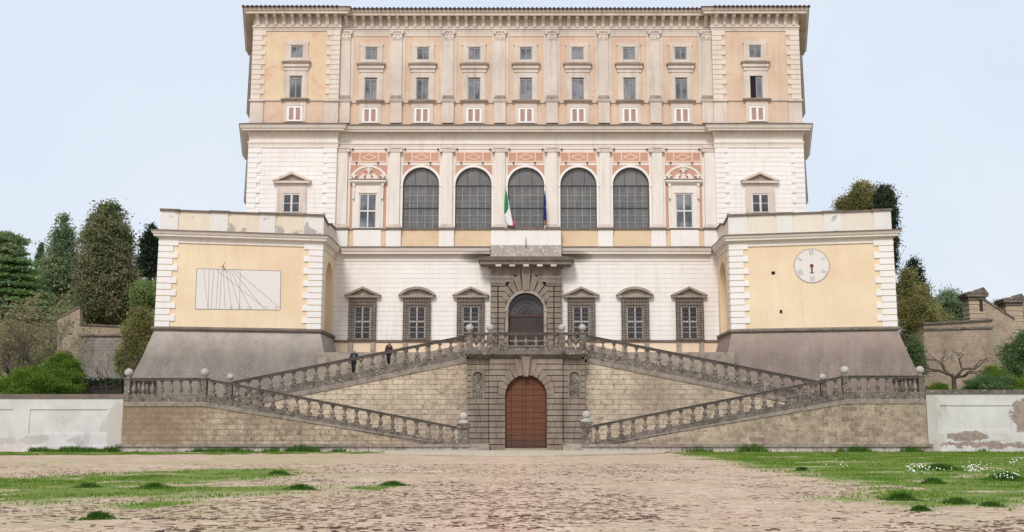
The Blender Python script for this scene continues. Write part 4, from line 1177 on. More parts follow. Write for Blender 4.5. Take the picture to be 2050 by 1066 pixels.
stairdata = {}
for s, side, tm in ((-1, 'left', 'tuff'), (1, 'right', 'tuffr')):
    def X(u_left, v, Y=YS):          # measured on the left half, mirrored for the right
        return s*abs(xx(u_left, v, Y))
    # key points on the front plane
    xe = X(247,800) if s < 0 else X(2*CX-1853,800)          # outer end
    xk = X(408,760) if s < 0 else X(2*CX-1693,760)          # landing / ramp knuckle
    xf = X(918,870) if s < 0 else X(2*CX-1184,870)          # foot
    zl = ZSs(757) if s < 0 else ZSs(752)                     # landing rail top
    zf = ZSs(855) if s < 0 else ZSs(852)
    rail_h, bal_h, pl_h = .20, 1.02, .52
    tot = rail_h+bal_h+pl_h
    # wall body
    bw = MB()
    bd_h = .34
    body = [(xe,0.0),(xf,0.0),(xf,max(.35,zf-tot)),(xk,zl-tot),(xe,zl-tot)]
    body2 = [(a, z-(bd_h if i > 1 else 0)) if i != 2 else (a, max(.36, z-bd_h)) for i,(a,z) in enumerate(body)]
    bw.prism(body2, YS+.02, YU-.05)
    rw = wall_thing('ramp_wall', ('brown tuff retaining wall below the left lower stair ramp, stained dark at its outer end' if s < 0 else 'brown tuff retaining wall with dark blocks below the right lower stair ramp'), 'wall', bw, M[tm])
    # sloping band and base course as parts
    b = MB().prism([(xk,zl-tot-bd_h),(xf-s*0+0,max(.40,zf-tot-.05)),(xf,max(.42,zf-tot)),(xk,zl-tot)], YS-.04, YU-.06)
    b.box(xe, xk, YS-.04, YU-.06, zl-tot-bd_h, zl-tot)
    b.build('band', M['bandst'], rw)
    xa, xb = sorted((xe+s*.2, s*px(113,900,YS)))
    MB().box(xa, xb, YS-.28, YS+.015, .0, .36).build('base_course', M['basest'], rw)
    MB().box(xa-.05, xb+.05, YS-.42, YS+.0149, .362, .56).build('ledge', M['bandst'], rw)
    # landing body behind
    lb = MB().box(min(xe,xk)-.0, max(xe,xk), YU-.04, YT, 0, zl-tot-.1)
    lb.build('landing', M[tm], rw)
    # balustrades
    bl = make_balustrade('balustrade', 'sloping stone balustrade of the %s lower ramp, running down to the ball topped foot pier' % side, xk+(-s)*.25, zl-.04, xf, zf, YS+.2, 21, rail_h, bal_h, pl_h)
    pier(bl, xf-s*.35, YS+.2, .55, zf-.02, .78, 0, .7)
    fp = MB().box(xf-s*.35-.46, xf-s*.35+.46, YS-.28, YS+.68, zf-.1, zf+.22).build('pier_cap', M['balus'], bl)
    MB().lathe((xf-s*.35, YS+.2, zf+.22), [(.44,0),(.42,.12),(.26,.26),(.2,.3)], 14).ball((xf-s*.35, YS+.2, zf+.22+.28+.26), .31).build('stone_ball', M['ballst'], bl, smooth=True)
    ll = make_balustrade('balustrade', 'level stone balustrade of the %s stair landing between two ball topped piers' % side, xe-s*.3, zl, xk, zl, YS+.2, 8, rail_h, bal_h, pl_h)
    pier(ll, xe-s*.22, YS+.2, zl-tot, zl+.03, .42, .31)
    pier(ll, xk, YS+.2, zl-tot, zl+.03, .42, .31)
    # side run of the landing
    sd_ = MB().box(xe-s*.22-.2, xe-s*.22+.2, YS+.5, YT, zl-tot, zl-rail_h-bal_h).box(xe-s*.22-.2, xe-s*.22+.2, YS+.5, YT, zl-rail_h, zl)
    sd_.build('side_rail', M['rail'], ll)
    src = [c for c in ll.children if c.name.startswith('baluster')][0]
    for k in range(7):
        c = src.copy(); COL.objects.link(c); c.parent = ll; c.location = Vector((xe-s*.22, YS+1.0+k*.88, zl-rail_h-bal_h))-ORG[ll.name]
    # ---- upper ramp
    zu = lambda v: zz(v, YU)
    if s < 0:
        xa_, za = xx(462,764,YU), zu(764.5); xb_, zb_ = xx(936,672,YU), zu(670.5)
    else:
        xa_, za = xx(1646,764,YU), zu(764.5); xb_, zb_ = xx(1174,672,YU), zu(670.5)
    rh, bh, ph = .20, .98, .62
    tt = rh+bh+ph
    ub = MB().prism([(xa_+s*3,0),(s*4.2,0),(s*4.2,zb_-tt-.4),(xb_,zb_-tt-.36),(xa_,za-tt-.36),(xa_+s*3,za-tt-.36)], YU+.02, YT)
    uw = wall_thing('ramp_wall', 'pale tuff wall under the %s upper stair ramp beside the rusticated gateway' % side, 'wall', ub, M['tuffup'])
    MB().prism([(xa_,za-tt-.36),(xb_,zb_-tt-.36),(xb_,zb_-tt),(xa_,za-tt)], YU-.05, YT-.01).build('band', M['bandst'], uw)
    bl = make_balustrade('balustrade', 'sloping stone balustrade of the %s upper ramp rising to the balcony' % side, xa_, za, xb_, zb_, YU+.2, 21, rh, bh, ph)
    pier(bl, xa_+s*.1, YU+.2, za-tt, za+.02, .4, .27)
    # rear parapet of the upper ramp
    rp = MB().prism([(xa_+s*.5,0),(s*4.4,0),(s*4.4,zb_-tt+1.75-.25),(xa_+s*.5,za-tt+1.05)], YT+.002, YT+.4)
    wall_thing('parapet_wall', 'low grey parapet wall behind the %s upper stair ramp' % side, 'wall', rp, M['greywarm'])
    stairdata[s] = (xa_, za, xb_, zb_, tt)

# court between stairs and palace
ct = MB().box(-17.0, 17.0, YT+.45, YB+.5, 0, 7.85)
o = ct.build('court_paving', M['greywarm']); tag(o, kind='structure')
# terrace portal block
YG = 80.5
def XG(n, v): return px(n, v, YG)
def ZG(v): return zz(v, YG)
gate = empty('stair_gateway', (0, YG, 0)); tag(gate, 'rusticated stone gateway block below the balcony, with brown arched wooden door and two niches', 'gateway')
rG = XG(41.8, 800); zsG = ZG(793)
gw = MB().archpanel(-XG(74,800), XG(74,800), 0, ZG(713), 0, rG, zsG, YG+.1, YT+.6, 26)
gw.box(-XG(119,800), -XG(74,800)-.003, YG+.4, YT+.6, 0, ZG(713)).box(XG(74,800)+.003, XG(119,800), YG+.4, YT+.6, 0, ZG(713))
gw.build('backing_wall', M['joint'], gate)
random.seed(3)
bk = MB(); rh_ = XG(11.4, 800); zt = ZG(718)
nrow = int((zt-.25)/rh_)
for i in range(nrow+1):
    z1 = zt-i*rh_-.030; z0 = zt-(i+1)*rh_+.030
    if i == nrow: z0 = .02
    for s_ in (-1, 1):
        # inner strip next to the arch
        inner = rG+.0
        if z0 > zsG:
            dz = z0-zsG
            inner = math.sqrt(max(0, rG*rG-dz*dz)) if dz < rG else 0
            if z0 < zsG+rG*1.5: inner = max(inner, rG*1.02 if z0 < zsG+rG*.5 else rG*1.0) if False else inner
        a, b = inner, XG(73.5, 800)
        if z0 > zsG: a = max(a, 0.2); 
        cut = a+(b-a)*((.5 if i % 2 else .38))
        if z0 <= zsG: segs = [(a, cut-.012), (cut+.012, b)] if i % 3 else [(a, b)]
        else:
            a0 = max(a, .3)
            segs = [(a0, (a0+b)/2-.012), ((a0+b)/2+.012, b)]
        for (p_, q_2) in segs:
            if q_2-p_ > .1:
                x0, x1 = sorted((s_*p_, s_*q_2)); bk.box(x0, x1, YG-.02+random.uniform(-.012,.012), YG+.099, z0, z1)
        # outer strip with niche
        a, b = XG(75, 800), XG(118.7, 800)
        nz0, nz1 = ZG(789.5), ZG(742)
        nl, nr = XG(86, 800), XG(108.5, 800)
        if z1 > nz0 and z0 < nz1-.02:
            segs = [(a, nl-.02), (nr+.02, b)]
        else:
            c_ = a+(b-a)*random.uniform(.3,.7); segs = [(a, c_-.012), (c_+.012, b)]
        for (p_, q_2) in segs:
            x0, x1 = sorted((s_*p_, s_*q_2)); bk.box(x0, x1, YG+.28+random.uniform(-.012,.012), YG+.399, z0, z1)
# voussoirs
for s_ in (0, 1):
    f = (lambda a: a) if s_ == 0 else (lambda a: 180-a)
    for (a0, a1, ra, rb) in ((82.5,70.6,1.62,1.60),(68.6,57.6,1.60,1.50),(55.8,44.6,1.48,1.44),(42.8,31.6,1.42,1.40),(29.8,17.6,1.38,1.38),(15.8,2.5,1.36,1.36)):
        w0, w1 = R(f(a0)), R(f(a1)); r0 = rG+.004
        bk.prism([(r0*math.cos(w0), zsG+r0*math.sin(w0)), (rG*ra*math.cos(w0), zsG+rG*ra*math.sin(w0)), (rG*rb*math.cos(w1), zsG+rG*rb*math.sin(w1)), (r0*math.cos(w1), zsG+r0*math.sin(w1))], YG-.06, YG+.099)
bk.prism([(-XG(4.5,750),zsG+rG-.12),(XG(4.5,750),zsG+rG-.12),(XG(9,720),ZG(718)),(XG(13,715),ZG(713.5)),(-XG(13,715),ZG(713.5)),(-XG(9,720),ZG(718))], YG-.22, YG+.099)
bk.build('blocks', M['blocks'], gate)
for s_ in (-1, 1):
    nzb = zt-math.ceil((zt-.03-ZG(789.5))/rh_)*rh_; i0 = 0
    while zt-(i0+1)*rh_+.03 >= ZG(742)-.02: i0 += 1
    nzt = zt-i0*rh_
    n_ = MB(); rn = XG(11, 800); cxn = s_*XG(97.2, 800); zsn = ZG(754)
    n_.archpanel(cxn-rn-.08, cxn+rn+.08, nzb, nzt, cxn, rn-.04, zsn, YG+.24, YG+.385, 14)
    n_ = n_.build('niche', M['blocks'], gate)
    MB().box(cxn-rn, cxn+rn, YG+.386, YG+.398, nzb, nzt-.02).build('niche_back', M['balus'], n_)
n = 26
dp = [(rG*math.cos(math.pi*i/n)*.995, zsG+rG*math.sin(math.pi*i/n)*.995) for i in range(n+1)]
MB().prism([(rG*.995, .2)]+dp+[(-rG*.995, .2)], YG+.38, YG+.46).build('wooden_door', M['wood'], gate)
dd = MB().box(-.025, .025, YG+.355, YG+.379, .2, zsG+rG*.97)
dd.build('door_batten', M['darkdoor'], gate)
MB().box(-rG, rG, YG-.0, YG+.5, .0, .2).build('threshold', M['greywarm'], gate)
# cornice slab of the terrace
prof = [(-.3,ZG(718)),(.1,ZG(718)),(.18,ZG(715)),(.42,ZG(712.5)),(.45,ZG(711.5)),(.5,ZG(710)),(.5,ZG(697.5)),(-.3,ZG(697.5))]
hwt = XG(120, 705)
MB().sweep([(-hwt+.4,YT),(-hwt+.4,YG+.1),(hwt-.4,YG+.1),(hwt-.4,YT)], prof).build('terrace_cornice', M['balus'], gate)
MB().box(-hwt+.4, hwt-.4, YG+.5, YT+.4, ZG(712), ZG(699)).build('terrace_slab', M['greywarm'], gate)
# terrace balustrade
zrt = ZG(666.5); Yt = YG-.12
tb = make_balustrade('balustrade', 'level stone balustrade of the balcony over the arched wooden gate, with four ball finials', -XG(71,680), zrt, XG(71,680), zrt, Yt, 7, .2, XG(24,680)-.12, .12)
for s_ in (-1, 1):
    pier(tb, s_*XG(72,680), Yt, ZG(697.5), zrt+.02, .5, .29)
    pier(tb, s_*XG(113,680), Yt+.1, ZG(697.5), zrt+.02, .5, .29)
    a, b = sorted((s_*XG(78,680), s_*XG(107,680)))
    MB().box(a, b, Yt-.2, Yt+.2, zrt-.2, zrt).build('handrail', M['rail'], tb)
    MB().box(a, b, Yt-.18, Yt+.18, ZG(697.4), ZG(695)).build('plinth', M['balus'], tb)
    src = [c for c in tb.children if c.name.startswith('baluster')][0]
    for f_ in (.28, .74):
        c = src.copy(); COL.objects.link(c); c.parent = tb; c.location = Vector((a+(b-a)*f_, Yt, src.location.z+ORG[tb.name].z))-ORG[tb.name]
# steps at the foot of each lower ramp
for s_, lab in ((-1,'left'),(1,'right')):
    a, b = sorted((s_*px(74,900,YS), s_*px(113,900,YS)))
    st = MB().box(a, b, YS-.55, YG+.05, 0, .30).box(a+.0, b, YS-.2, YG+.04, .302, .56)
    for k in range(3):
        pass
    o = st.build('foot_steps', M['greywarm']); tag(o, 'low worn stone steps at the foot of the %s lower ramp, by the wooden gate' % lab, 'steps')

# ================================================================== boundary walls
def boundary(u0, u1, vtop, panels, label, s, extra_panel=None):
    Yb = YS+.05
    root = None
    zt = zz(vtop, Yb); zcop = zz(vtop+8, Yb)
    x0, x1 = sorted((xx(u0,850,Yb), xx(u1,850,Yb)))
    pz = [(zz(p[3],Yb), zz(p[2],Yb)) for p in panels]
    pxs = [tuple(sorted((xx(p[0],850,Yb), xx(p[1],850,Yb)))) for p in panels]
    b = MB(); zlo, zhi = pz[0]
    b.box(x0, x1, Yb, Yb+.5, 0, zlo); b.box(x0, x1, Yb, Yb+.5, zhi, zcop)
    cur = x0
    for (a, c) in sorted(pxs):
        b.box(cur, a, Yb, Yb+.5, zlo, zhi); cur = c
        b.box(a, c, Yb+.07, Yb+.5, zlo, zhi)
    b.box(cur, x1, Yb, Yb+.5, zlo, zhi)
    o = b.build('boundary_wall', M['boundary']); tag(o, label, 'wall')
    MB().box(x0-.05, x1+.05, Yb-.1, Yb+.6, zcop+.002, zt).build('coping', M['coping'] if s < 0 else M['balus'], o)
    MB().box(x0, x1, Yb-.07, Yb-.003, 0, zz(893,Yb)).build('plinth', M['boundary'], o)
    return o
boundary(-260, 246, 789.5, [(58,213,820,869),(-190,24,822,870)], 'white plastered boundary wall with recessed panel and red brick coping, left of the staircase', -1)
boundary(1857, 2370, 780.5, [(1884,2025,812,862),(2090,2290,812,862)], 'white plastered boundary wall with large patches of fallen plaster, right of the staircase', 1)

# ================================================================== ground
def vnoise(x, y, sc, seed=0):
    """cheap value noise, numpy arrays"""
    g = np.random.default_rng(seed).random((64, 64))
    xs, ys = x*sc, y*sc
    xi, yi = np.floor(xs).astype(int), np.floor(ys).astype(int)
    fx, fy = xs-xi, ys-yi
    fx = fx*fx*(3-2*fx); fy = fy*fy*(3-2*fy)
    a = g[xi % 64, yi % 64]; b = g[(xi+1) % 64, yi % 64]; c = g[xi % 64, (yi+1) % 64]; d = g[(xi+1) % 64, (yi+1) % 64]
    return (a*(1-fx)+b*fx)*(1-fy)+(c*(1-fx)+d*fx)*fy
def fbm(x, y, sc, seed=0):
    return .5*vnoise(x,y,sc,seed)+.3*vnoise(x,y,sc*2.3,seed+1)+.2*vnoise(x,y,sc*5.1,seed+2)
def poly_w(pts): return [gnd(u, v) for u, v in pts]
def seg_sdf(X, Y, poly):
    """signed distance (positive inside)"""
    n = len(poly); ins = np.zeros(X.shape, bool); dmin = np.full(X.shape, 1e9)
    for i in range(n):
        x0, y0 = poly[i]; x1, y1 = poly[(i+1) % n]
        c = ((y0 > Y) != (y1 > Y))
        with np.errstate(divide='ignore', invalid='ignore'):
            xi = (x1-x0)*(Y-y0)/((y1-y0) if y1 != y0 else 1e-9)+x0
        ins ^= (c & (X < xi))
        dx, dy = x1-x0, y1-y0; l2 = dx*dx+dy*dy+1e-12
        t = np.clip(((X-x0)*dx+(Y-y0)*dy)/l2, 0, 1)
        dmin = np.minimum(dmin, np.hypot(X-x0-t*dx, Y-y0-t*dy))
    return np.where(ins, dmin, -dmin)
P_left = poly_w([(-700,962),(0,958),(120,950),(260,944),(420,938),(560,938),(660,943),(600,955),(560,966),(640,976),(600,986),(480,996),(330,1001),(200,1003),(60,1012),(0,1011),(-700,1030)])
P_left2 = poly_w([(225,1012),(300,1004),(400,1003),(350,1014),(280,1019)])
P_left3 = poly_w([(690,978),(780,968),(830,972),(760,984)])
P_right = poly_w([(1330,907),(1420,906),(2050,903.5),(2800,903.5),(2800,1030),(2050,1022),(1950,1022),(1860,1031),(1760,1016),(1700,1002),(1690,985),(1640,968),(1560,952),(1490,930)])
P_base = poly_w([(-700,906),(240,905.5),(520,905.3),(700,905.6),(760,907),(740,909),(560,910.5),(420,911),(240,911.5),(-700,912.5)])
def grass_mask(X, Y):
    n = fbm(X, Y, .35, 5)-.5; n2 = fbm(X, Y, 1.3, 9)-.5
    m = np.zeros(X.shape)
    for P_, s_, amp in ((P_left, 4.2, 4.0), (P_left2, .8, 1.0), (P_left3, .8, 1.0), (P_right, 3.2, 4.0), (P_base, 2.0, 5.0)):
        d = seg_sdf(X, Y, P_)+n*amp+n2*amp*.5
        m = np.maximum(m, np.clip(d/s_+.35, 0, 1))
    n3 = fbm(X, Y, .55, 15)+.35*(fbm(X, Y, 1.9, 16)-.5)
    m = m*np.where(X < 0, np.clip((n3-.27)*6, .12, 1), np.clip((n3-.20)*6, .35, 1))
    return m
def moss_mask(X, Y):
    n = fbm(X, Y, .25, 31)
    d = seg_sdf(X, Y, poly_w([(-700,915),(700,912),(900,930),(760,965),(640,1000),(420,1066),(-700,1100)]))
    return np.clip((n-.40)*4, 0, 1)*np.clip(d/6+.75, .25, 1)
xs = np.concatenate([[-900,-400,-200,-120,-80,-60], np.arange(-48, 48.01, .33), [60,80,120,200,400,900]])
ys = np.concatenate([[-600,-200,-60,-20,0,8], np.arange(13, 82.01, .33), [100,140,220,400,900,1500]])
GX, GY = np.meshgrid(xs, ys)
gm = grass_mask(GX, GY)*((GX > -50) & (GX < 50)); gmo = moss_mask(GX, GY)
near = (np.abs(GX) < 48.2) & (GY > 13) & (GY < 82.2)
gz = np.where(near, (fbm(GX, GY, .5, 77)-.5)*.05, 0)
gz = np.where(GY > 76, 0, gz) - np.where(GY > 84, .05, 0)
nx, ny = len(xs), len(ys)
me = bpy.data.meshes.new('ground')
idx = np.arange(nx*ny).reshape(ny, nx)
quads = np.stack([idx[:-1,:-1], idx[:-1,1:], idx[1:,1:], idx[1:,:-1]], -1).reshape(-1, 4)
me.from_pydata(np.stack([GX,GY,gz],-1).reshape(-1,3).tolist(), [], quads.tolist())
at_ = me.attributes.new('turf', 'FLOAT', 'POINT'); at_.data.foreach_set('value', gm.astype(np.float32).ravel())
at_ = me.attributes.new('moss', 'FLOAT', 'POINT'); at_.data.foreach_set('value', gmo.astype(np.float32).ravel())
me.polygons.foreach_set('use_smooth', [True]*len(me.polygons))
def ground_mat():
    t = NT('worn_cobbles'); X, Y, Zc = t.xyz()
    p = t.comb(X, Y, 0)
    wv = t.n('ShaderNodeVectorMath', {0: p, 1: t.scalev(t.n('ShaderNodeTexNoise', {'Vector': p, 'Scale': 1.6, 'Detail': 3}).outputs[1], (.35,.35,0))}, operation='ADD').outputs[0]
    # long worn bricks laid across, about 0.28 by 0.11
    br = t.brick(t.n('ShaderNodeVectorMath', {0: wv, 1: (500,500,0)}, operation='ADD').outputs[0], .34, .17, .022, .5, .3)
    vo = t.n('ShaderNodeTexVoronoi', {'Vector': t.scalev(wv, (3.0, 6.0, 1)), 'Scale': 1.0})
    base = t.mix(t.ramp(t.noise(.16, 5, .65, p), .38, .62), (.64,.45,.34), (.57,.47,.32))
    base = t.mix(t.ramp(t.noise(.5, 5, .7, p), .45, .7), base, (.80,.63,.49))
    base = t.mix(t.math('MULTIPLY', br[0], .25), base, (.45,.30,.23))
    base = t.mix(t.math('MULTIPLY', t.ramp(t.n('ShaderNodeSeparateColor', {0: vo.outputs['Color']}).outputs[0], .72, .95), .55), base, (.34,.23,.18))
    strk = t.noise(1.0, 5, .72, t.comb(t.math('MULTIPLY', X, 1.3), t.math('MULTIPLY', Y, 3.0), 0), .6)
    s1 = t.ramp(strk, .52, .62)
    base = t.mix(t.math('MULTIPLY', s1, .62), base, (.30,.19,.14))
    fs = t.ramp(t.noise(1.0, 4, .75, t.comb(t.math('MULTIPLY', X, 3.2), t.math('MULTIPLY', Y, 5.5), 0), .3), .53, .62)
    base = t.mix(t.math('MULTIPLY', fs, .55), base, (.22,.14,.105))
    s3 = t.ramp(t.noise(1.0, 5, .7, t.comb(t.math('MULTIPLY', t.math('ADD', X, 40), 1.7), t.math('MULTIPLY', Y, 3.4), 0), .4), .55, .66)
    base = t.mix(t.math('MULTIPLY', s3, .5), base, (.74,.64,.52))
    base = t.mix(t.math('MULTIPLY', br[1], .5), base, (.24,.17,.13))
    band = t.math('MULTIPLY', t.ramp(t.math('ADD', X, t.math('MULTIPLY', fs, .06)), -1.5, -1.3), t.ramp(X, .26, .18))
    base = t.mix(t.math('MULTIPLY', band, .22), base, (.70,.42,.33))
    moss = t.n('ShaderNodeAttribute', attribute_name='moss').outputs['Fac']
    turf = t.n('ShaderNodeAttribute', attribute_name='turf').outputs['Fac']
    fine = t.noise(3.5, 5, .7, p)
    base = t.mix(t.math('MULTIPLY', moss, t.ramp(fine, .35, .65, .2, .75)), base, (.36,.335,.16))
    g = t.ramp(t.math('ADD', turf, t.math('MULTIPLY', t.math('SUBTRACT', fine, .5), 1.5)), .25, .8)
    gc = t.mix(t.ramp(t.noise(1.1, 5, .7, p), .35, .65), (.205,.255,.06), (.105,.17,.032))
    base = t.mix(g, base, gc)
    hgt = t.math('SUBTRACT', t.math('ADD', fine, t.math('MULTIPLY', strk, -.8)), t.math('MULTIPLY', br[1], .8))
    return t.done(base, .95, hgt, .55, .03, spec=.15)
me.materials.append(ground_mat())
ground = bpy.data.objects.new('ground', me); COL.objects.link(ground); tag(ground, kind='structure')

# worn bricks standing proud of the square
nb_ = 27000
by = 15.5+36*RNG.random(nb_)**1.25; bx = RNG.uniform(-.56, .56, nb_)*by
dn2 = fbm(bx, by, .22, 61)+.5*(fbm(bx, by, .9, 62)-.5)
gmk = grass_mask(bx, by)
kp = (RNG.random(nb_) < np.clip((dn2-.34)*3.2, .06, 1)) & (gmk < .35)
bx, by = bx[kp], by[kp]; nb_ = len(bx)
ang = (fbm(bx, by, .12, 63)-.5)*.7+RNG.normal(0, .22, nb_)
ln_ = .025+.085*RNG.random(nb_)**1.8; wd = .006+.012*RNG.random(nb_); ht = (.003+.010*RNG.random(nb_)**1.6)*np.where(by < 21, 1.35, 1)
ca, sa = np.cos(ang), np.sin(ang)
def corner(a, b, z): return np.stack([bx+ca*a*ln_-sa*b*wd, by+sa*a*ln_+ca*b*wd, z], -1)
zb0 = np.full(nb_, -.03)
c0, c1_, c2_, c3_ = [corner(a, b, zb0) for a, b in ((-1,-1),(1,-1),(1,1),(-1,1))]
ztp = (fbm(bx, by, .5, 77)-.5)*.05+ht
d0, d1_, d2_, d3_ = [corner(a*.94, b*.9, ztp) for a, b in ((-1,-1),(1,-1),(1,1),(-1,1))]
V = np.stack([np.stack(q, 1) for q in ((c0,c1_,d1_,d0),(c1_,c2_,d2_,d1_),(c3_,c0,d0,d3_),(c2_,c3_,d3_,d2_),(d0,d1_,d2_,d3_))], 1)
M['wornbrick'] = leafmat('worn_brick', (.15,.092,.07), (.06,.038,.032), (.24,.16,.12), .8, 0.0)
o = np_mesh('worn_bricks', V.reshape(-1,3), 4, M['wornbrick']); tag(o, kind='stuff')

# paving apron before the gate
ap = MB()
pts = [gnd(u, v) for u, v in ((770,911),(1000,914.5),(1110,914.5),(1330,909),(1340,905.5),(1165,904.8),(940,904.8),(770,905.5))]
ap.vprism(pts, 0, .11)
M['apron'] = ashlar_mat('apron_slabs', (.55,.48,.38), (.48,.41,.32), (.24,.22,.14), 1.4, 5.0, .02, .5, .6, (.25,.24,.15), .3)
o = ap.build('pavement', M['apron']); tag(o, kind='structure')

# ------------------------------------------------------------------ grass
def blades(px_, py_, h, w, lean=.5, pz=None):
    n = len(px_)
    a = RNG.random(n)*2*np.pi; la = RNG.random(n)*2*np.pi
    dx, dy = np.cos(a)*w/2, np.sin(a)*w/2
    pz = np.zeros(n) if pz is None else pz
    V = np.zeros((n, 3, 3))
    V[:,0] = np.stack([px_-dx, py_-dy, pz-.02], -1); V[:,1] = np.stack([px_+dx, py_+dy, pz-.02], -1)
    V[:,2] = np.stack([px_+np.cos(la)*h*lean*RNG.random(n), py_+np.sin(la)*h*lean*RNG.random(n), pz+h], -1)
    return V.reshape(-1, 3)
M['grass'] = leafmat('grass_blades', (.165,.285,.035), (.10,.20,.025), (.25,.32,.07), .45)
M['weed'] = leafmat('dark_weed_leaves', (.085,.18,.028), (.05,.12,.02), (.12,.22,.04), 2.0)
N = 520000
cx_ = RNG.uniform(-46, 46, N); cy_ = 14+66*RNG.random(N)**1.0
ok = np.abs(cx_)/cy_ < .56
cx_, cy_ = cx_[ok], cy_[ok]
m = grass_mask(cx_, cy_); dn_ = fbm(cx_, cy_, .9, 21)
keep = RNG.random(len(m)) < np.clip(m*1.3-.25, 0, 1)*np.clip((dn_-.22)*2.8, .25, 1) 
keep &= (cy_ < YS-.5)
cx_, cy_, dn_ = cx_[keep], cy_[keep], dn_[keep]
hgt = (.02+.085*np.clip(dn_-.32, 0, 1)*1.8)*(.5+.9*RNG.random(len(cx_))**2)
o = np_mesh('grass', blades(cx_, cy_, hgt, .035+.0008*cy_, .9), 3, M['grass']); tag(o, kind='stuff')
# uncut fringe along the walls
fx = np.concatenate([RNG.uniform(-36, -11, 9000), RNG.uniform(11, 36, 5000)])
fy = YS-.42-np.abs(RNG.normal(0, .45, len(fx)))
fn = fbm(fx, fy*0+3, .42, 40); left = fx < 0
kp = RNG.random(len(fx)) < np.where(left, np.clip((fn-np.where(fx < -22, .36, .47))*5, .03, 1), np.clip((fn-.52)*5, .02, 1))
fx, fy, fn = fx[kp], fy[kp], fn[kp]
o = np_mesh('fringe_weeds', blades(fx, fy, .10+1.3*np.clip(fn-.34, 0, 1)*RNG.random(len(fx)), np.full(len(fx), .09), .6), 3, M['weed']); tag(o, kind='stuff')

def weed_clump(u, v, ru, rv, label, hgt=.3):
    x, y = gnd(u, v); rx = ru/F*y*1.3
    ry = min(rx*.9, 1.6)
    n = int(500+900*rx)
    a = RNG.random(n)*2*np.pi; r = np.clip(np.abs(RNG.normal(0, .45, n)), 0, 1.05)*(1+.35*np.sin(a*3+u))
    X_ = x+np.cos(a)*r*rx; Y_ = y+np.sin(a)*r*ry
    H = hgt*.6*np.clip(1-r**1.2, .15, 1)*(.35+.9*RNG.random(n))*(.6+.8*fbm(X_, Y_, 1.6, 5))
    V = blades(X_, Y_, H, np.full(n, .05+.0006*y), 1.5)
    o = np_mesh('weed_clump', V, 3, M['weed']); tag(o, label, 'weeds', 'dark weed clumps on the cobbles')
for args in ((197,1038,30,6,'dark weed clump alone on bare cobbles, nearest the camera on the left',.22),
             (786,972,26,6,'small dark weed clump on bare cobbles, closest to the middle of the square',.24),
             (600,980,32,6,'dark weed clump at the right tip of the left grass patch',.24),
             (556,952,28,6,'dark weed clump at the upper right edge of the left grass patch',.3),
             (310,978,40,7,'broad low weed clump in the middle of the left grass patch',.24),
             (178,976,28,7,'low weed clump in the left part of the left grass patch',.24),
             (1880,942,46,9,'large dark weed clump with white flowers in front of it, on the right lawn',.55),
             (2015,962,50,9,'dark weed clump with white flowers at the right edge of the lawn',.45),
             (1606,943,14,4,'tiny weed clump near the back of the right lawn',.25),
             (1868,969,26,6,'weed clump just below the white flowers on the right lawn',.3),
             (1805,1002,34,9,'tall dark weed clump near the front edge of the right lawn',.34),
             (1918,1010,30,8,'dark weed clump right of the tall one near the front of the lawn',.28),
             (1843,1024,22,6,'small weed clump nearest the camera on the right lawn',.2),
             (1985,1014,26,6,'low weed clump near the front right corner of the lawn',.2)):
    weed_clump(*args)
# white daisies
M['daisy'] = plain('white_petals', (.85,.85,.82), .7, .05)
fl = []
for (u, v, su, sv, n) in ((1845,953,44,4,45),(1952,950,26,9,60),(2018,966,26,6,26),(1835,948,26,4,14),(2030,938,18,6,14),(1700,940,60,7,12)):
    for k in range(n):
        x, y = gnd(RNG.normal(u, su*.55), RNG.normal(v, sv*.5)); fl.append((x, y, .16+.2*RNG.random()))
fl = np.array(fl); n = len(fl)
a = RNG.random(n)*6.28; r_ = .014+.013*RNG.random(n)
V = np.zeros((n,4,3))
for k in range(4):
    V[:,k,0] = fl[:,0]+r_*np.cos(a+k*1.571); V[:,k,1] = fl[:,1]+r_*np.sin(a+k*1.571)*.6; V[:,k,2] = fl[:,2]+r_*np.sin(a+k*1.571)*.8
o = np_mesh('white_flowers', V.reshape(-1,3), 4, M['daisy']); tag(o, kind='stuff')

# ================================================================== hillside
def smooth(a, b, x):
    t = np.clip((x-a)/(b-a), 0, 1); return t*t*(3-2*t)
def hill(x, y):
    L_ = 3.0+smooth(94,150,y)*18+smooth(150,270,y)*17
    R_ = 3.3+smooth(96,150,y)*8+smooth(150,280,y)*9
    w = smooth(-20, 20, x)
    return L_*(1-w)+R_*w
hx = np.concatenate([np.arange(-200,-30,4), np.arange(-30,31,6), np.arange(34,202,4)]); hy = np.concatenate([np.arange(78.4,160,2.2), np.arange(162,420,8)])
HX, HY = np.meshgrid(hx, hy)
HZ = hill(HX, HY)+(fbm(HX,HY,.06,3)-.5)*4*smooth(96,130,HY)
HZ = np.where(np.abs(HX) < 30.5, np.where(HY < 101, -.5, HZ), HZ)
me = bpy.data.meshes.new('hillside'); n1, n2 = len(hx), len(hy)
idx = np.arange(n1*n2).reshape(n2, n1)
quads = np.stack([idx[:-1,:-1], idx[:-1,1:], idx[1:,1:], idx[1:,:-1]], -1).reshape(-1,4)
me.from_pydata(np.stack([HX,HY,HZ],-1).reshape(-1,3).tolist(), [], quads.tolist())
me.polygons.foreach_set('use_smooth', [True]*len(me.polygons))
t = NT('hill_scrub_soil')
c = t.mix(t.ramp(t.noise(.25,6,.7), .4, .65), (.13,.135,.06), (.20,.165,.11)); c = t.mix(t.ramp(t.noise(.9,5,.7), .45, .7), c, (.07,.085,.035))
me.materials.append(t.done(c, .95, t.noise(1.5,5,.7), .8, .3))
o = bpy.data.objects.new('hillside', me); COL.objects.link(o); tag(o, kind='structure')

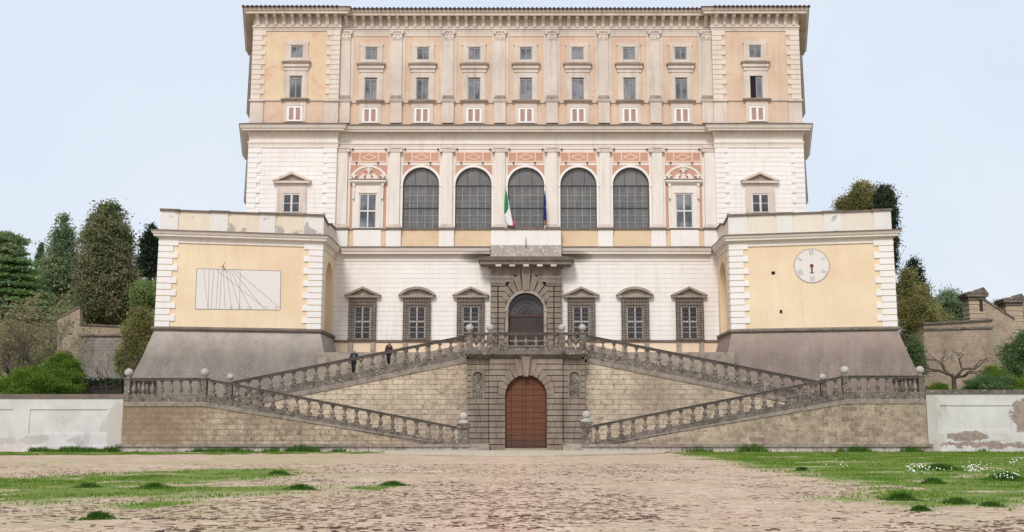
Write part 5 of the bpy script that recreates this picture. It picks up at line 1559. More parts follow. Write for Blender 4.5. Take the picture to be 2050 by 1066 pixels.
# ------------------------------------------------------------------ trees
def leaf_quads(C, size, jit=.5, flat=0.0):
    n = len(C)
    A = RNG.normal(size=(n,3)); A /= np.linalg.norm(A, axis=1)[:,None]
    B = RNG.normal(size=(n,3)); B -= (B*A).sum(1)[:,None]*A; B /= np.linalg.norm(B, axis=1)[:,None]
    if flat: A[:,2] *= (1-flat); B[:,2] *= (1-flat)
    s = size*(1+jit*(RNG.random(n)-.5)*2)
    A *= (s*.62)[:,None]; B *= (s*.38)[:,None]
    V = np.stack([C-A, C-B*.9+A*.1, C+A, C+B*.9+A*.1], 1)
    return V.reshape(-1, 3)
def crown_pts(cx, cy, z0, z1, prof, n_clump, per, cl, depth=.55, squash=.8, wa=1.0):
    """prof: [(fraction of height, radius m)]"""
    fr = np.array([p[0] for p in prof]); rr = np.array([p[1] for p in prof])
    f = RNG.random(n_clump*4)
    r = np.interp(f, fr, rr); keep = RNG.random(len(f)) < (r/rr.max())**1.2
    f, r = f[keep][:n_clump], r[keep][:n_clump]
    a = RNG.random(len(f))*2*np.pi
    rad = r*(1-depth*RNG.random(len(f))**2)
    wob = 1+wa*(.24*np.sin(a*3+f*9+cx)+.16*np.sin(a*5-f*17))
    C = np.stack([cx+np.cos(a)*rad*wob, cy+np.sin(a)*rad*wob, z0+(z1-z0)*f], -1)
    s = cl*(.6+.8*RNG.random(len(f)))
    P_ = np.repeat(C, per, 0)+RNG.normal(size=(len(C)*per,3))*np.repeat(s,per)[:,None]*np.array([.5,.5,.5*squash])
    return P_
M['bark'] = plain('bark', (.11,.085,.065), .95, .5, 4)
M['barkgrey'] = plain('grey_bark', (.20,.165,.135), .95, .4, 4)
LEAF = {
 'cypress_brown': leafmat('dark_cypress_leaf', (0.233,0.256,0.124), (0.132,0.186,0.083), (0.320,0.284,0.175), .25),
 'cypress_green': leafmat('green_cypress_leaf', (0.231,0.316,0.167), (0.140,0.204,0.112), (0.316,0.371,0.204), .25),
 'cypress_dark': leafmat('blackish_cypress_leaf', (0.044,0.066,0.044), (0.026,0.044,0.031), (0.088,0.111,0.070), .4),
 'cedar': leafmat('cedar_needle', (0.187,0.309,0.126), (0.109,0.190,0.084), (0.308,0.458,0.154), .35),
 'pine': leafmat('pine_needle', (0.212,0.289,0.125), (0.125,0.194,0.094), (0.310,0.367,0.174), .4),
 'bright': leafmat('bright_shrub_leaf', (0.140,0.227,0.031), (0.083,0.154,0.021), (0.191,0.278,0.041), 1.2),
 'olive': leafmat('olive_leaf', (0.285,0.275,0.114), (0.190,0.190,0.080), (0.361,0.342,0.142), .5),
 'brownscrub': leafmat('brown_scrub_leaf', (0.388,0.308,0.182), (0.274,0.228,0.137), (0.342,0.330,0.160), .5),
 'mid': leafmat('mid_green_leaf', (0.203,0.285,0.106), (0.130,0.203,0.071), (0.285,0.367,0.143), .5),
 'ivy': leafmat('ivy_leaf', (0.115,0.205,0.077), (0.077,0.141,0.051), (0.192,0.256,0.115), .6),
}
def tree(name, label, cat, u, v_top, v_base, Y, prof, kind, n_clump, per, leaf, clump, trunk=.3, group=None, bark='bark', depth=.55, limbs=6, vref=None, base_z=None):
    x = xx(u, (v_top+v_base)/2, Y); z0, z1 = zz(v_base, Y), zz(v_top, Y)
    mpx = depth_t((v_top+v_base)/2, Y)/F
    prof = [(a, b*mpx*(.82 if cat == 'tree' else .92)) for a, b in prof]
    gz_ = float(hill(np.array(x), np.array(Y)))-.4 if base_z is None else base_z
    gz_ = min(gz_, z0)
    root = empty(name, (x, Y, gz_)); tag(root, label, cat, group)
    tk = MB(); zt = z0+(z1-z0)*.75
    tk.tube([(x,Y,gz_),(x+.1*trunk,Y,gz_+(zt-gz_)*.35),(x-.2*trunk,Y,gz_+(zt-gz_)*.7),(x,Y,zt)], [trunk*1.2,trunk*.9,trunk*.6,trunk*.2], 8)
    for k in range(limbs):
        f = .1+.75*k/limbs; a = k*2.4; rr = np.interp(f, [p[0] for p in prof], [p[1] for p in prof])*.75
        zb_ = z0+(z1-z0)*f
        tk.tube([(x,Y,max(gz_,zb_-rr*.5)),(x+math.cos(a)*rr*.5,Y+math.sin(a)*rr*.5,zb_-rr*.1),(x+math.cos(a)*rr,Y+math.sin(a)*rr,zb_+rr*.1)], [trunk*.4,trunk*.25,trunk*.08], 5)
    tk.build('trunk', M[bark], root, origin=(x,Y,gz_))
    P_ = crown_pts(x, Y, z0, z1, prof, int(n_clump*.95), int(per*3.6), clump*.80, depth, .32 if name == 'pine_tree' else .75, .4 if name in ('cypress_tree', 'conifer_tree') else 1.0)
    np_mesh('crown', leaf_quads(P_, leaf*.52), 4, LEAF[kind], root, origin=(x,Y,z0))
    return root
# left hillside
tree('cypress_tree', 'huge dark brownish cypress with a rounded top, tallest tree left of the palace', 'tree', 212, 404, 640, 112,
     [(0,40),(.12,60),(.3,63),(.5,58),(.72,49),(.88,31),(.96,16),(1,4)], 'cypress_brown', 760, 20, .42, 1.0, .55, 'conifers on the left hillside')
tree('conifer_tree', 'grey green pointed conifer standing left of the huge cypress', 'tree', 124, 433, 580, 134,
     [(0,40),(.25,37),(.5,27),(.75,17),(.93,8),(1,2)], 'cypress_green', 420, 18, .42, 1.0, .4, 'conifers on the left hillside')
tree('cypress_tree', 'very thin small cypress on the skyline at left', 'tree', 80, 486, 556, 140,
     [(0,7),(.4,8.5),(.8,5),(1,1)], 'cypress_green', 150, 18, .32, .4, .2, 'conifers on the left hillside')
tree('conifer_tree', 'dark spiky conifer half hidden behind the left bastion', 'tree', 303, 452, 550, 132,
     [(0,30),(.3,24),(.7,16),(1,3)], 'cypress_dark', 260, 18, .40, .8, .35, 'conifers on the left hillside')
tree('pine_tree', 'tall dark pine with a ragged crown at the left picture edge', 'tree', 14, 464, 545, 126,
     [(0,22),(.15,44),(.35,30),(.5,42),(.65,26),(.8,30),(.92,17),(1,6)], 'pine', 300, 20, .42, 1.0, .5, 'conifers on the left hillside', depth=.8)
def cedar():
    Y = 106; x = xx(24, 560, Y); z0, z1 = zz(632,Y), zz(524,Y); mpx = depth_t(580,Y)/F
    gz_ = float(hill(np.array(x),np.array(Y)))-.4
    root = empty('cedar_tree', (x,Y,gz_)); tag(root, 'spreading cedar with flat layered green branches, at the left edge below the pine', 'tree')
    tk = MB().tube([(x,Y,gz_),(x,Y,z1-.5)], [.5,.12], 8)
    pts = []
    for i in range(8):
        f = i/7; z = z0+(z1-z0)*f; rr = (128-104*f**.8)*mpx
        for k in range(13):
            a = k*.483+i*.8; L_ = rr*(.75+.3*RNG.random())
            e = (x+math.cos(a)*L_, Y+math.sin(a)*L_, z-L_*.10)
            tk.tube([(x,Y,z),e], [.12,.03], 4)
            for q in np.linspace(.25, 1, 9):
                c = np.array([x+math.cos(a)*L_*q, Y+math.sin(a)*L_*q, z-L_*.10*q*q])
                pts.append(c+RNG.normal(size=(14,3))*np.array([.75,.75,.12]))
    tk.build('trunk', M['bark'], root, origin=(x,Y,gz_))
    np_mesh('crown', leaf_quads(np.concatenate(pts), .34, .5, .55), 4, LEAF['cedar'], root, origin=(x,Y,z0))
cedar()
tree('broadleaf_tree', 'small green tree with a dark round crown just left of the bastion', 'tree', 288, 566, 625, 104,
     [(0,12),(.3,24),(.7,24),(1,8)], 'mid', 160, 18, .30, .7, .14)
tree('olive_scrub', 'olive brown shrubby tree against the left bastion', 'tree', 278, 615, 745, 96,
     [(0,36),(.4,38),(.7,32),(1,10)], 'olive', 300, 18, .26, .7, .15)
tree('green_shrub', 'pale green bush at the foot of the huge cypress', 'shrub', 192, 585, 650, 116, [(0,60),(.5,52),(1,18)], 'mid', 260, 16, .32, .9, .12)
# bright rounded bushes behind the wall
tree('clipped_bush', 'wide bright green bush above the left boundary wall', 'bush', 82, 738, 795, 82.5, [(0,66),(.35,74),(.75,58),(1,16)], 'bright', 420, 26, .17, .5, .1, 'bright bushes behind the wall', depth=.35)
tree('clipped_bush', 'taller bright green rounded bush next to the dark hedge behind the left wall', 'bush', 122, 709, 793, 84.5, [(0,38),(.4,42),(.75,32),(1,8)], 'bright', 360, 26, .17, .5, .1, 'bright bushes behind the wall', depth=.35)
# dark planted hedge box
xh0, xh1 = xx(168,770,86), xx(247,770,86)
P_ = np.stack([RNG.uniform(xh0,xh1,1600), RNG.uniform(85.6,86.4,1600), RNG.uniform(zz(778,86),zz(758,86),1600)], -1)
hd = empty('dark_hedge', ((xh0+xh1)/2, 86, 3)); tag(hd, 'low dark hedge with a few white flowers below the old grey wall, left garden', 'hedge')
np_mesh('foliage', leaf_quads(P_, .16), 4, LEAF['cypress_dark'], hd)
MB().box(xh0, xh1, 85.7, 86.3, 2.7, zz(772,86)).build('planter', M['joint'], hd)
P_ = np.array([(xx(u,v,85.5), 85.5, zz(v,85.5)) for u, v in ((187,760),(196,760),(187,767),(178,765))])
np_mesh('flowers', leaf_quads(P_, .16), 4, M['daisy'], hd)
# undergrowth over the slopes
P_ = []
for k in range(900):
    x = RNG.uniform(-75, -31); y = RNG.uniform(97, 175)
    if x > -33 and y < 110: continue
    P_.append(np.array([x, y, float(hill(np.array(x),np.array(y)))+.6+RNG.random()*1.4])+RNG.normal(size=(16,3))*np.array([1.3,1.3,.8]))
o = np_mesh('undergrowth', leaf_quads(np.concatenate(P_), .42), 4, LEAF['brownscrub']); tag(o, kind='stuff')
P_ = []
for k in range(700):
    x = RNG.uniform(-75, -31); y = RNG.uniform(100, 175)
    P_.append(np.array([x, y, float(hill(np.array(x),np.array(y)))+.8+RNG.random()*1.8])+RNG.normal(size=(16,3))*np.array([1.4,1.4,.9]))
o = np_mesh('green_undergrowth', leaf_quads(np.concatenate(P_), .42), 4, LEAF['mid']); tag(o, kind='stuff')

# bare branching trees
def bare_tree(name, label, u, v_top, v_base, Y, spread, levels, kids, r0, seed, lean=0.0, first=.35, base=None, angle=.6, bark='bark', leaf=None):
    rnd = random.Random(seed)
    x = xx(u, v_base, Y); zb_ = zz(v_base, Y) if base is None else base; H = zz(v_top, Y)-zb_
    root = empty(name, (x,Y,zb_)); tag(root, label, 'tree')
    mb = MB(); tips = []
    def grow(p, d, L_, r, lv):
        q = p+d*L_; mid = p+d*L_*.5+Vector((rnd.uniform(-1,1),rnd.uniform(-1,1),rnd.uniform(-.5,.5)))*L_*.09
        mb.tube([p, mid, q], [r, r*.82, r*.62], 6 if lv > 2 else 3)
        if lv == 0: tips.append(q); return
        for k in range(kids if lv < levels else kids+2):
            ax = Vector((rnd.gauss(0,1),rnd.gauss(0,1),rnd.gauss(0,1))).cross(d)
            if ax.length < 1e-3: continue
            nd = (Matrix.Rotation(rnd.uniform(.35,1.0)*angle*(1.6 if lv == levels else 1), 3, ax.normalized()) @ d)
            nd = (nd+Vector((0,0,.12))).normalized()
            nd.x *= spread; nd.normalize()
            st = q if k else q
            grow(p+d*L_*rnd.uniform(.75,1.0) if k else q, nd, L_*rnd.uniform(.62,.88), r*.58, lv-1)
    grow(Vector((x,Y,zb_)), Vector((lean,0,1)).normalized(), H*first, r0, levels)
    mb.build('branches', M[bark], root, origin=(x,Y,zb_))
    if leaf:
        T = np.array([tuple(t_) for t_ in tips]); T = np.repeat(T, leaf[1], 0)+RNG.normal(size=(len(T)*leaf[1],3))*leaf[2]
        np_mesh('young_leaves', leaf_quads(T, leaf[3]), 4, LEAF[leaf[0]], root, origin=(x,Y,zb_))
bare_tree('bare_tree', 'gnarled dark leafless tree before the right tuff bastion wall', 1910, 662, 775, 84.5, 1.45, 8, 2, .24, 5, 0, .27, 4.55, 1.12)
bare_tree('bare_tree', 'pale leafless tree at the left edge above the bright bush', 36, 612, 760, 90, 1.1, 5, 3, .16, 2, .05, .32, 2.8, .7, 'barkgrey', ('brownscrub', 5, .4, .16))
bare_tree('bare_tree', 'pale leafless tree left of the sloping garden wall', 98, 620, 760, 92, 1.1, 5, 3, .16, 8, -.05, .30, 2.8, .7, 'barkgrey', ('brownscrub', 5, .4, .16))
bare_tree('bare_tree', 'small bare tree by the dark hedge, next to the left stair landing', 232, 690, 770, 88, 1.1, 4, 3, .1, 12, .1, .32, 2.8, .8, 'barkgrey')
# right hillside
G = 'trees beyond the right bastion'
tree('round_tree', 'round olive green treetop showing above the right bastion parapet', 'tree', 1728, 367, 455, 118, [(0,22),(.3,29),(.65,30),(.9,18),(1,6)], 'olive', 300, 20, .34, .8, .3, G)
tree('round_tree', 'small pale treetop left of the round olive one above the right parapet', 'tree', 1690, 394, 450, 120, [(0,12),(.5,17),(1,6)], 'olive', 110, 18, .32, .7, .2, G)
tree('cypress_tree', 'blackish green cypress rising at the outer corner of the right bastion', 'tree', 1775, 375, 540, 112, [(0,14),(.3,16),(.7,21),(.92,17),(1,6)], 'cypress_dark', 380, 20, .32, .7, .3, G)
tree('cypress_tree', 'dark ragged cypress behind the olive poplars right of the bastion', 'tree', 1832, 516, 640, 118, [(0,20),(.4,24),(.75,18),(1,4)], 'cypress_dark', 240, 20, .32, .8, .3, G, depth=.7)
tree('poplar_tree', 'tall olive green tree close to the right bastion', 'tree', 1818, 540, 700, 100, [(0,16),(.3,28),(.65,30),(1,7)], 'olive', 330, 18, .26, .8, .14, G, 'barkgrey', depth=.8)
tree('poplar_tree', 'olive green tree between the bastion and the old tuff wall', 'tree', 1850, 572, 705, 98, [(0,10),(.3,24),(.65,26),(1,8)], 'olive', 260, 18, .24, .8, .12, G, 'barkgrey', depth=.8)
tree('dark_bush', 'dark green bushy tree growing above the old tuff wall on the right', 'tree', 1902, 586, 650, 124, [(0,40),(.4,44),(.75,30),(1,10)], 'cypress_green', 320, 20, .34, .9, .2, G)
tree('green_shrub', 'pale olive bush behind the old tuff wall', 'shrub', 1868, 618, 660, 118, [(0,34),(.5,30),(1,10)], 'olive', 160, 18, .3, .8, .1)
tree('green_shrub', 'deep green shrub at the foot of the right sloping base', 'shrub', 1832, 672, 750, 90, [(0,16),(.5,15),(1,5)], 'ivy', 140, 20, .2, .5, .06)
tree('hedge_bush', 'bright green leafy shrub in the right garden beside the wall corner', 'bush', 1990, 735, 785, 84, [(0,40),(.5,32),(1,8)], 'bright', 240, 22, .15, .45, .06, 'shrubs of the right garden', depth=.5)
tree('hedge_bush', 'low dark clipped hedge along the right boundary wall', 'bush', 1990, 757, 785, 81, [(0,50),(.6,52),(1,30)], 'ivy', 420, 22, .14, .4, .06, 'shrubs of the right garden', depth=.5)
tree('hedge_bush', 'green clipped hedge at the right picture edge', 'bush', 2060, 760, 785, 80.5, [(0,64),(.6,64),(1,40)], 'bright', 420, 22, .14, .4, .06, 'shrubs of the right garden', depth=.4)
tree('hedge_bush', 'tiny light green plant at the left end of the right boundary wall', 'bush', 1880, 770, 786, 81, [(0,24),(.6,20),(1,8)], 'bright', 90, 20, .13, .3, .05, 'shrubs of the right garden')
tree('ivy_slope', 'ivy covered bank right of the old tuff bastion wall', 'shrub', 2056, 668, 785, 92, [(0,62),(.5,46),(.8,34),(1,14)], 'ivy', 420, 20, .24, .8, .1)
tree('distant_tree', 'faint distant treetop between the two gate pillars', 'tree', 2000, 604, 660, 170, [(0,16),(.5,18),(1,6)], 'mid', 110, 16, .42, .9, .2)

# ------------------------------------------------------------------ old garden walls
def xz(u, v, Y): return (xx(u,v,Y), zz(v,Y))
w = MB(); Yw = 97
w.prism([xz(150,770,Yw), xz(158,672,Yw), xz(250,672,Yw), xz(250,770,Yw)], Yw, Yw+2)
o = w.build('old_bastion_wall', M['oldgrey']); tag(o, 'old grey battered garden wall with a paler parapet, between bright bush and left bastion', 'wall')
MB().prism([xz(160,671,Yw), xz(160,651,Yw), xz(250,655,Yw), xz(250,671,Yw)], Yw+.05, Yw+1.2).build('parapet', M['oldbrick'], o)
MB().prism([xz(158,673.5,Yw), xz(158,670,Yw), xz(251,670,Yw), xz(251,673.5,Yw)], Yw-.15, Yw+.04).prism([xz(158,651,Yw), xz(158,648.5,Yw), xz(251,652.5,Yw), xz(251,655,Yw)], Yw-.1, Yw+1.3).build('string_course', M['balus'], o)
w = MB(); Yw = 101
w.prism([xz(114,720,Yw), xz(114,640,Yw), xz(156,617,Yw), xz(160,617,Yw), xz(160,720,Yw)], Yw, Yw+.7)
o = w.build('sloping_wall', M['oldbrick']); tag(o, 'reddish garden wall with a sloping top, left of the old grey wall', 'wall')
MB().prism([xz(113,641,Yw), xz(113,638,Yw), xz(156,614.5,Yw), xz(161,614.5,Yw), xz(161,617.5,Yw), xz(157,617.5,Yw)], Yw-.1, Yw+.8).build('coping', M['balus'], o)
# right tuff bastion
w = MB(); Yw = 96
a = xz(1852,652,Yw); b = xz(1978,646,Yw)
w.prism([xz(1840,790,Yw), xz(1850,660,Yw), xz(1985,656,Yw), xz(2006,790,Yw)], Yw, Yw+3)
x1_, _ = xz(1990,700,Yw)
o = w.build('old_bastion_wall', M['oldbrick']); tag(o, 'old brown tuff bastion wall behind the gnarled bare tree on the right', 'wall')
MB().prism([xz(1850,659.5,Yw), xz(1850,650,Yw), xz(1987,642,Yw), xz(1987,655.5,Yw)], Yw+.05, Yw+2).build('parapet', M['oldbrick'], o)
MB().prism([xz(1848,661.5,Yw), xz(1848,658,Yw), xz(1988,654,Yw), xz(1988,658,Yw)], Yw-.14, Yw+.04).prism([xz(1848,650,Yw), xz(1848,646.5,Yw), xz(1988,638.5,Yw), xz(1988,642,Yw)], Yw-.14, Yw+2.1).build('string_course', M['balus'], o)
M['tufflight'] = ashlar_mat('light_tuff_corner', (.50,.41,.29), (.42,.34,.24), (.25,.2,.15), .6, .35, .02, .5, .6)
w = MB()
w.vprism([(xx(1986,700,Yw),Yw+.0),(xx(1986,700,Yw)+.02,Yw-.03),(xx(2006,720,Yw+1.5),Yw+1.5),(xx(2006,720,Yw+1.5),Yw+3)], 2.5, zz(657,Yw))
o2 = w.build('corner_face', M['tufflight'], o)
def gate_pillar(u0, u1, vt, vb, Y, label, cut=None):
    x0, x1 = xx(u0,620,Y), xx(u1,620,Y); zb_, zt = zz(vb,Y), zz(vt,Y)
    r = empty('gate_pillar', ((x0+x1)/2, Y, zb_-2)); tag(r, label, 'pillar', 'brick gate pillars on the right hill')
    s_ = MB(); n = 9; h = (zt-.9-zb_)/n
    for k in range(n):
        d = .05 if k % 2 else 0
        s_.box(x0-d, x1+d, Y-d, Y+1.6, zb_+k*h+.02, zb_+(k+1)*h)
    s_.box(x0+.04, x1-.04, Y+.04, Y+1.5, zb_-2.5, zt-.9)
    s_.build('shaft', M['tufflight'], r)
    c = MB().box(x0-.15, x1+.15, Y-.15, Y+1.7, zt-.9, zt-.6).box(x0-.35, x1+.35, Y-.35, Y+1.9, zt-.599, zt-.32)
    xm = x1-.25
    c.prism([(x0-.45,zt-.319),(x1+.4,zt-.319),(x1+.25,zt-.15),(x1-.1,zt+.35),(xm-.3,zt+.02),(x0-.2,zt-.12)], Y-.4, Y+1.9)
    c.build('cap', M['balus'], r)
    if cut:
        MB().box(x1-.5, x1-.16, Y-.055, Y-.04, zb_+.9, zb_+2.1).build('niche', M['joint'], r)
gate_pillar(1941, 1971, 583, 642, 105, 'brick gate pillar with a pale pointed cap, the left one on the right hill', True)
gate_pillar(2014, 2046, 595, 660, 112, 'brick gate pillar with a moulded cap at the right picture edge')
w = MB(); Yw = 107
w.prism([xz(1972,720,Yw), xz(1972,602,Yw), xz(2030,640,Yw), xz(2030,720,Yw)], Yw, Yw+.6)
o = w.build('sloping_wall', M['oldbrick']); tag(o, 'brown garden wall with descending coping between the two gate pillars', 'wall')
MB().prism([xz(1972,603,Yw), xz(1972,599,Yw), xz(2031,637,Yw), xz(2031,641,Yw)], Yw-.1, Yw+.7).build('coping', M['balus'], o)
w = MB(); Yw = 113
w.box(xx(2046,620,Yw), xx(2130,620,Yw), Yw+.3, Yw+1, 3, zz(608,Yw))
o = w.build('brick_wall', M['oldbrick']); tag(o, 'tan garden wall running off to the right of the right gate pillar', 'wall')

# ================================================================== flags
def flag(name, label, u_top, v_top, v_bot, cols, Y, edge):
    x0, zt_ = xx(u_top, v_top, Y), zz(v_top, Y)
    root = empty(name, (x0, Y, zz(458, Y))); tag(root, label, 'flag')
    MB().tube([(x0,Y,zz(459,Y)),(x0,Y,zt_+.25)], [.035,.025], 8).ball((x0,Y,zt_+.3), .06, 8).build('pole', M['sash'], root, origin=(x0,Y,zz(458,Y)))
    # hanging cloth: rows top to bottom, left and right edges from the photograph's silhouette, folded in depth
    n = len(edge)
    for ci, (r0, r1, mat, f0, f1) in enumerate(cols):
        pass
    return root, x0
def hanging(root, name, mat, rows, Y, folds, amp):
    """rows: (v, uL, uR) outline; cloth folded in depth, with thickness"""
    V = []; Fc = []; m = 13
    for i, (v, ul, ur) in enumerate(rows):
        for k in range(m):
            f = k/(m-1); u = ul+(ur-ul)*f
            yy = Y-.12+amp*math.sin(f*folds*2*math.pi+i*.35)*min(1, .3+i*.15)
            V.append((xx(u,v,Y), yy, zz(v,Y)))
    nr = len(rows)
    for i in range(nr-1):
        for k in range(m-1): Fc.append((i*m+k, i*m+k+1, (i+1)*m+k+1, (i+1)*m+k))
    nV = len(V)
    V2 = V+[(x,y+.012,z) for x,y,z in V]
    F2 = Fc+[tuple(nV+j for j in reversed(f)) for f in Fc]
    rim = [i*m for i in range(nr)]+[(nr-1)*m+k for k in range(1,m)]+[i*m+m-1 for i in range(nr-2,-1,-1)]+[k for k in range(m-2,0,-1)]
    for a, b in zip(rim, rim[1:]+rim[:1]): F2.append((a, b, b+nV, a+nV))
    mb = MB().add(V2, F2); return mb.build(name, mat, root, smooth=True)
M['fgreen'] = plain('flag_green', (.02,.27,.10), .8, .25, 6); M['fwhite'] = plain('flag_white', (.80,.78,.80), .8, .1, 6); M['fred'] = plain('flag_red', (.62,.02,.05), .8, .25, 6)
M['fblue'] = plain('flag_blue', (.012,.02,.16), .8, .3, 6); M['fgold'] = plain('flag_gold', (.75,.50,.05), .8, .2)
YF = YBL-.22
ft, x0 = flag('tricolour_flag', 'green white and red flag hanging limp at the left of the balcony', 1012.5, 375, 456, [], YF, [])
hanging(ft, 'green_band', M['fgreen'], [(382,1011.5,1013.5),(388,1011,1015),(398,1010,1016.5),(410,1009.3,1018),(419,1009.2,1017.5),(424,1009.5,1014),(429,1010,1010.8)], YF, 1.5, .06)
hanging(ft, 'white_band', M['fwhite'], [(398,1016.4,1017),(410,1017.7,1019.3),(419,1016.5,1021),(424,1013.5,1022),(429,1010.5,1023),(438,1012,1024.5),(446,1014,1026.3),(450.5,1016,1027),(453,1021,1025.5)], YF-.02, 1.5, .06)
hanging(ft, 'red_band', M['fred'], [(437,1024.4,1025.2),(446,1026,1028.5),(450,1025.5,1031),(452.5,1023,1031.5),(454,1026,1031)], YF-.04, 1.0, .05)
fe, x0 = flag('blue_flag', 'dark blue flag with gold stars hanging limp at the right of the balcony', 1091, 376, 456, [], YF, [])
hanging(fe, 'cloth', M['fblue'], [(382,1090.5,1091.8),(392,1089.5,1092.5),(404,1088.6,1093.2),(416,1088.2,1093.6),(428,1087.8,1094),(440,1087.5,1094),(451,1088,1093.6)], YF, 1.5, .06)
def star(mb, u, v, r):
    x, z_ = xx(u,v,YF), zz(v,YF); p = []
    for i in range(10):
        a = math.pi/2+i*math.pi/5; rr = r if i % 2 == 0 else r*.45; p.append((x+rr*math.cos(a), z_+rr*math.sin(a)))
    mb.prism(p, YF-.24, YF-.225)
mb = MB(); star(mb, 1092.6, 417, .07); star(mb, 1090.3, 444, .08); star(mb, 1091.2, 447.5, .07); star(mb, 1089.5, 449, .06)
mb.build('stars', M['fgold'], fe)

# ================================================================== people
def skin_mesh(name, mat, pts, edges, rad, parent, sub=2, origin=(0,0,0), root=0):
    me = bpy.data.meshes.new(name); me.from_pydata(pts, edges, [])
    o = bpy.data.objects.new(name, me); COL.objects.link(o)
    md = o.modifiers.new('Skin', 'SKIN'); md.use_smooth_shade = True
    sv = me.skin_vertices[0].data
    for i, r in enumerate(rad):
        r = r if isinstance(r, (tuple, list)) else (r, r)
        sv[i].radius = r; sv[i].use_root = (i == root)
    s = o.modifiers.new('Sub', 'SUBSURF'); s.levels = sub; s.render_levels = sub
    me.materials.append(mat)
    if parent is not None: o.parent = parent
    ORG[o.name] = Vector((0,0,0)); return o
M['skin'] = plain('skin', (.55,.33,.25), .6, .1); M['navy'] = plain('navy_cloth', (.018,.022,.05), .85, .3, 8); M['blackcloth'] = plain('black_cloth', (.018,.016,.018), .85, .3, 8)
M['greyhair'] = plain('grey_hair', (.62,.60,.58), .8, .2, 20); M['brownhair'] = plain('brown_hair', (.085,.03,.02), .7, .3, 20)
M['paper'] = plain('pale_bag', (.75,.72,.74), .7, .1); M['shoe'] = plain('dark_shoe', (.02,.016,.015), .6)
M['eye'] = plain('dark_eye', (.03,.02,.02), .3); M['lip'] = plain('lips', (.40,.17,.14), .6); M['brown_jacket'] = plain('dark_brown_jacket', (.05,.022,.02), .85, .3, 8)
def person(label, u, v_feet, Y, yaw, hgt, pose, jacket, trousers, hair, hairlen, extras=None):
    x = xx(u, v_feet, Y); zf_ = zz(v_feet, Y)
    r = bpy.data.objects.new('person', None); COL.objects.link(r); tag(r, label, 'person')
    r.location = (x, Y, zf_); r.rotation_euler = (0,0,yaw); k = hgt/1.75; r.scale = (k,k,k)
    ORG[r.name] = Vector((x,Y,zf_))
    # local: faces -y, x to its left side ; metres for 1.75 m
    J = dict(pel=(0,0,.95), waist=(0,0,1.08), chest=(0,-.01,1.28), neck=(0,.0,1.46), nk2=(0,-.015,1.53), head=(0,-.02,1.60), top=(0,-.01,1.70))
    J.update(pose)
    names = ['pel','waist','chest','neck','nk2','head','top','lsh','lel','lwr','lpalm','rsh','rel','rwr','rpalm','lhip','lkn','lan','lto','rhip','rkn','ran','rto']
    pts = [J[n_] for n_ in names]; ix = {n_: i for i, n_ in enumerate(names)}
    rad = dict(pel=(.15,.11), waist=(.135,.10), chest=(.16,.115), neck=.06, nk2=.055, head=(.085,.098), top=(.06,.075), lsh=.07, lel=.05, lwr=.033, lpalm=(.04,.02), rsh=.07, rel=.05, rwr=.033, rpalm=(.04,.02),
               lhip=.09, lkn=.062, lan=.045, lto=.04, rhip=.09, rkn=.062, ran=.045, rto=.04)
    E = [('pel','waist'),('waist','chest'),('chest','neck'),('neck','nk2'),('nk2','head'),('head','top'),('chest','lsh'),('lsh','lel'),('lel','lwr'),('lwr','lpalm'),('chest','rsh'),('rsh','rel'),('rel','rwr'),('rwr','rpalm'),
         ('pel','lhip'),('lhip','lkn'),('lkn','lan'),('lan','lto'),('pel','rhip'),('rhip','rkn'),('rkn','ran'),('ran','rto')]
    radl = [rad[n_] for n_ in names]; edges = [(ix[a], ix[b]) for a, b in E]
    # fingers and thumbs rooted in the palms
    for sd in ('l', 'r'):
        pw, pp_ = Vector(J[sd+'wr']), Vector(J[sd+'palm']); d = (pp_-pw).normalized()
        side = Vector(J[sd+'side']) if sd+'side' in J else Vector((0,-1,0))
        side = (side-side.dot(d)*d).normalized(); nrm_ = d.cross(side)
        for q, (off, ln) in enumerate(((-.032,.062),(-.011,.075),(.010,.070),(.030,.056))):
            b0 = len(pts); base = pp_+side*off*-1+d*.012
            pts += [tuple(base), tuple(base+d*ln*.55+nrm_*.006), tuple(base+d*ln*.95+nrm_*.022)]
            radl += [.0105,.009,.0075]; edges += [(ix[sd+'palm'], b0), (b0,b0+1), (b0+1,b0+2)]
        b0 = len(pts); base = pw*.45+pp_*.55+side*.038
        pts += [tuple(base), tuple(base+side*.03+d*.035), tuple(base+side*.032+d*.06)]
        radl += [.012,.0105,.009]; edges += [(ix[sd+'palm'], b0), (b0,b0+1), (b0+1,b0+2)]
    # nose tip and ears grown from the head
    hd_ = Vector(J['head'])
    for off, rr in (((0,-.105,-.0), .016), ((.085,0,-.0), .016), ((-.085,0,-.0), .016), ((0,-.07,-.06), .035)):
        pts.append(tuple(hd_+Vector(off))); radl.append(rr); edges.append((ix['head'], len(pts)-1))
    body = skin_mesh('body', M['skin'], pts, edges, radl, r)
    f = MB()
    for s_ in (-1, 1): f.ball(tuple(hd_+Vector((s_*.034,-.092,.02))), .012, 8)
    e = f.build('eyes', M['eye'], None, origin=(0,0,0)); e.parent = r
    m_ = MB().tube([tuple(hd_+Vector((-.025,-.100,-.052))), tuple(hd_+Vector((0,-.108,-.054))), tuple(hd_+Vector((.025,-.100,-.052)))], [.004,.008,.004], 6).build('mouth', M['lip'], None, origin=(0,0,0)); m_.parent = r
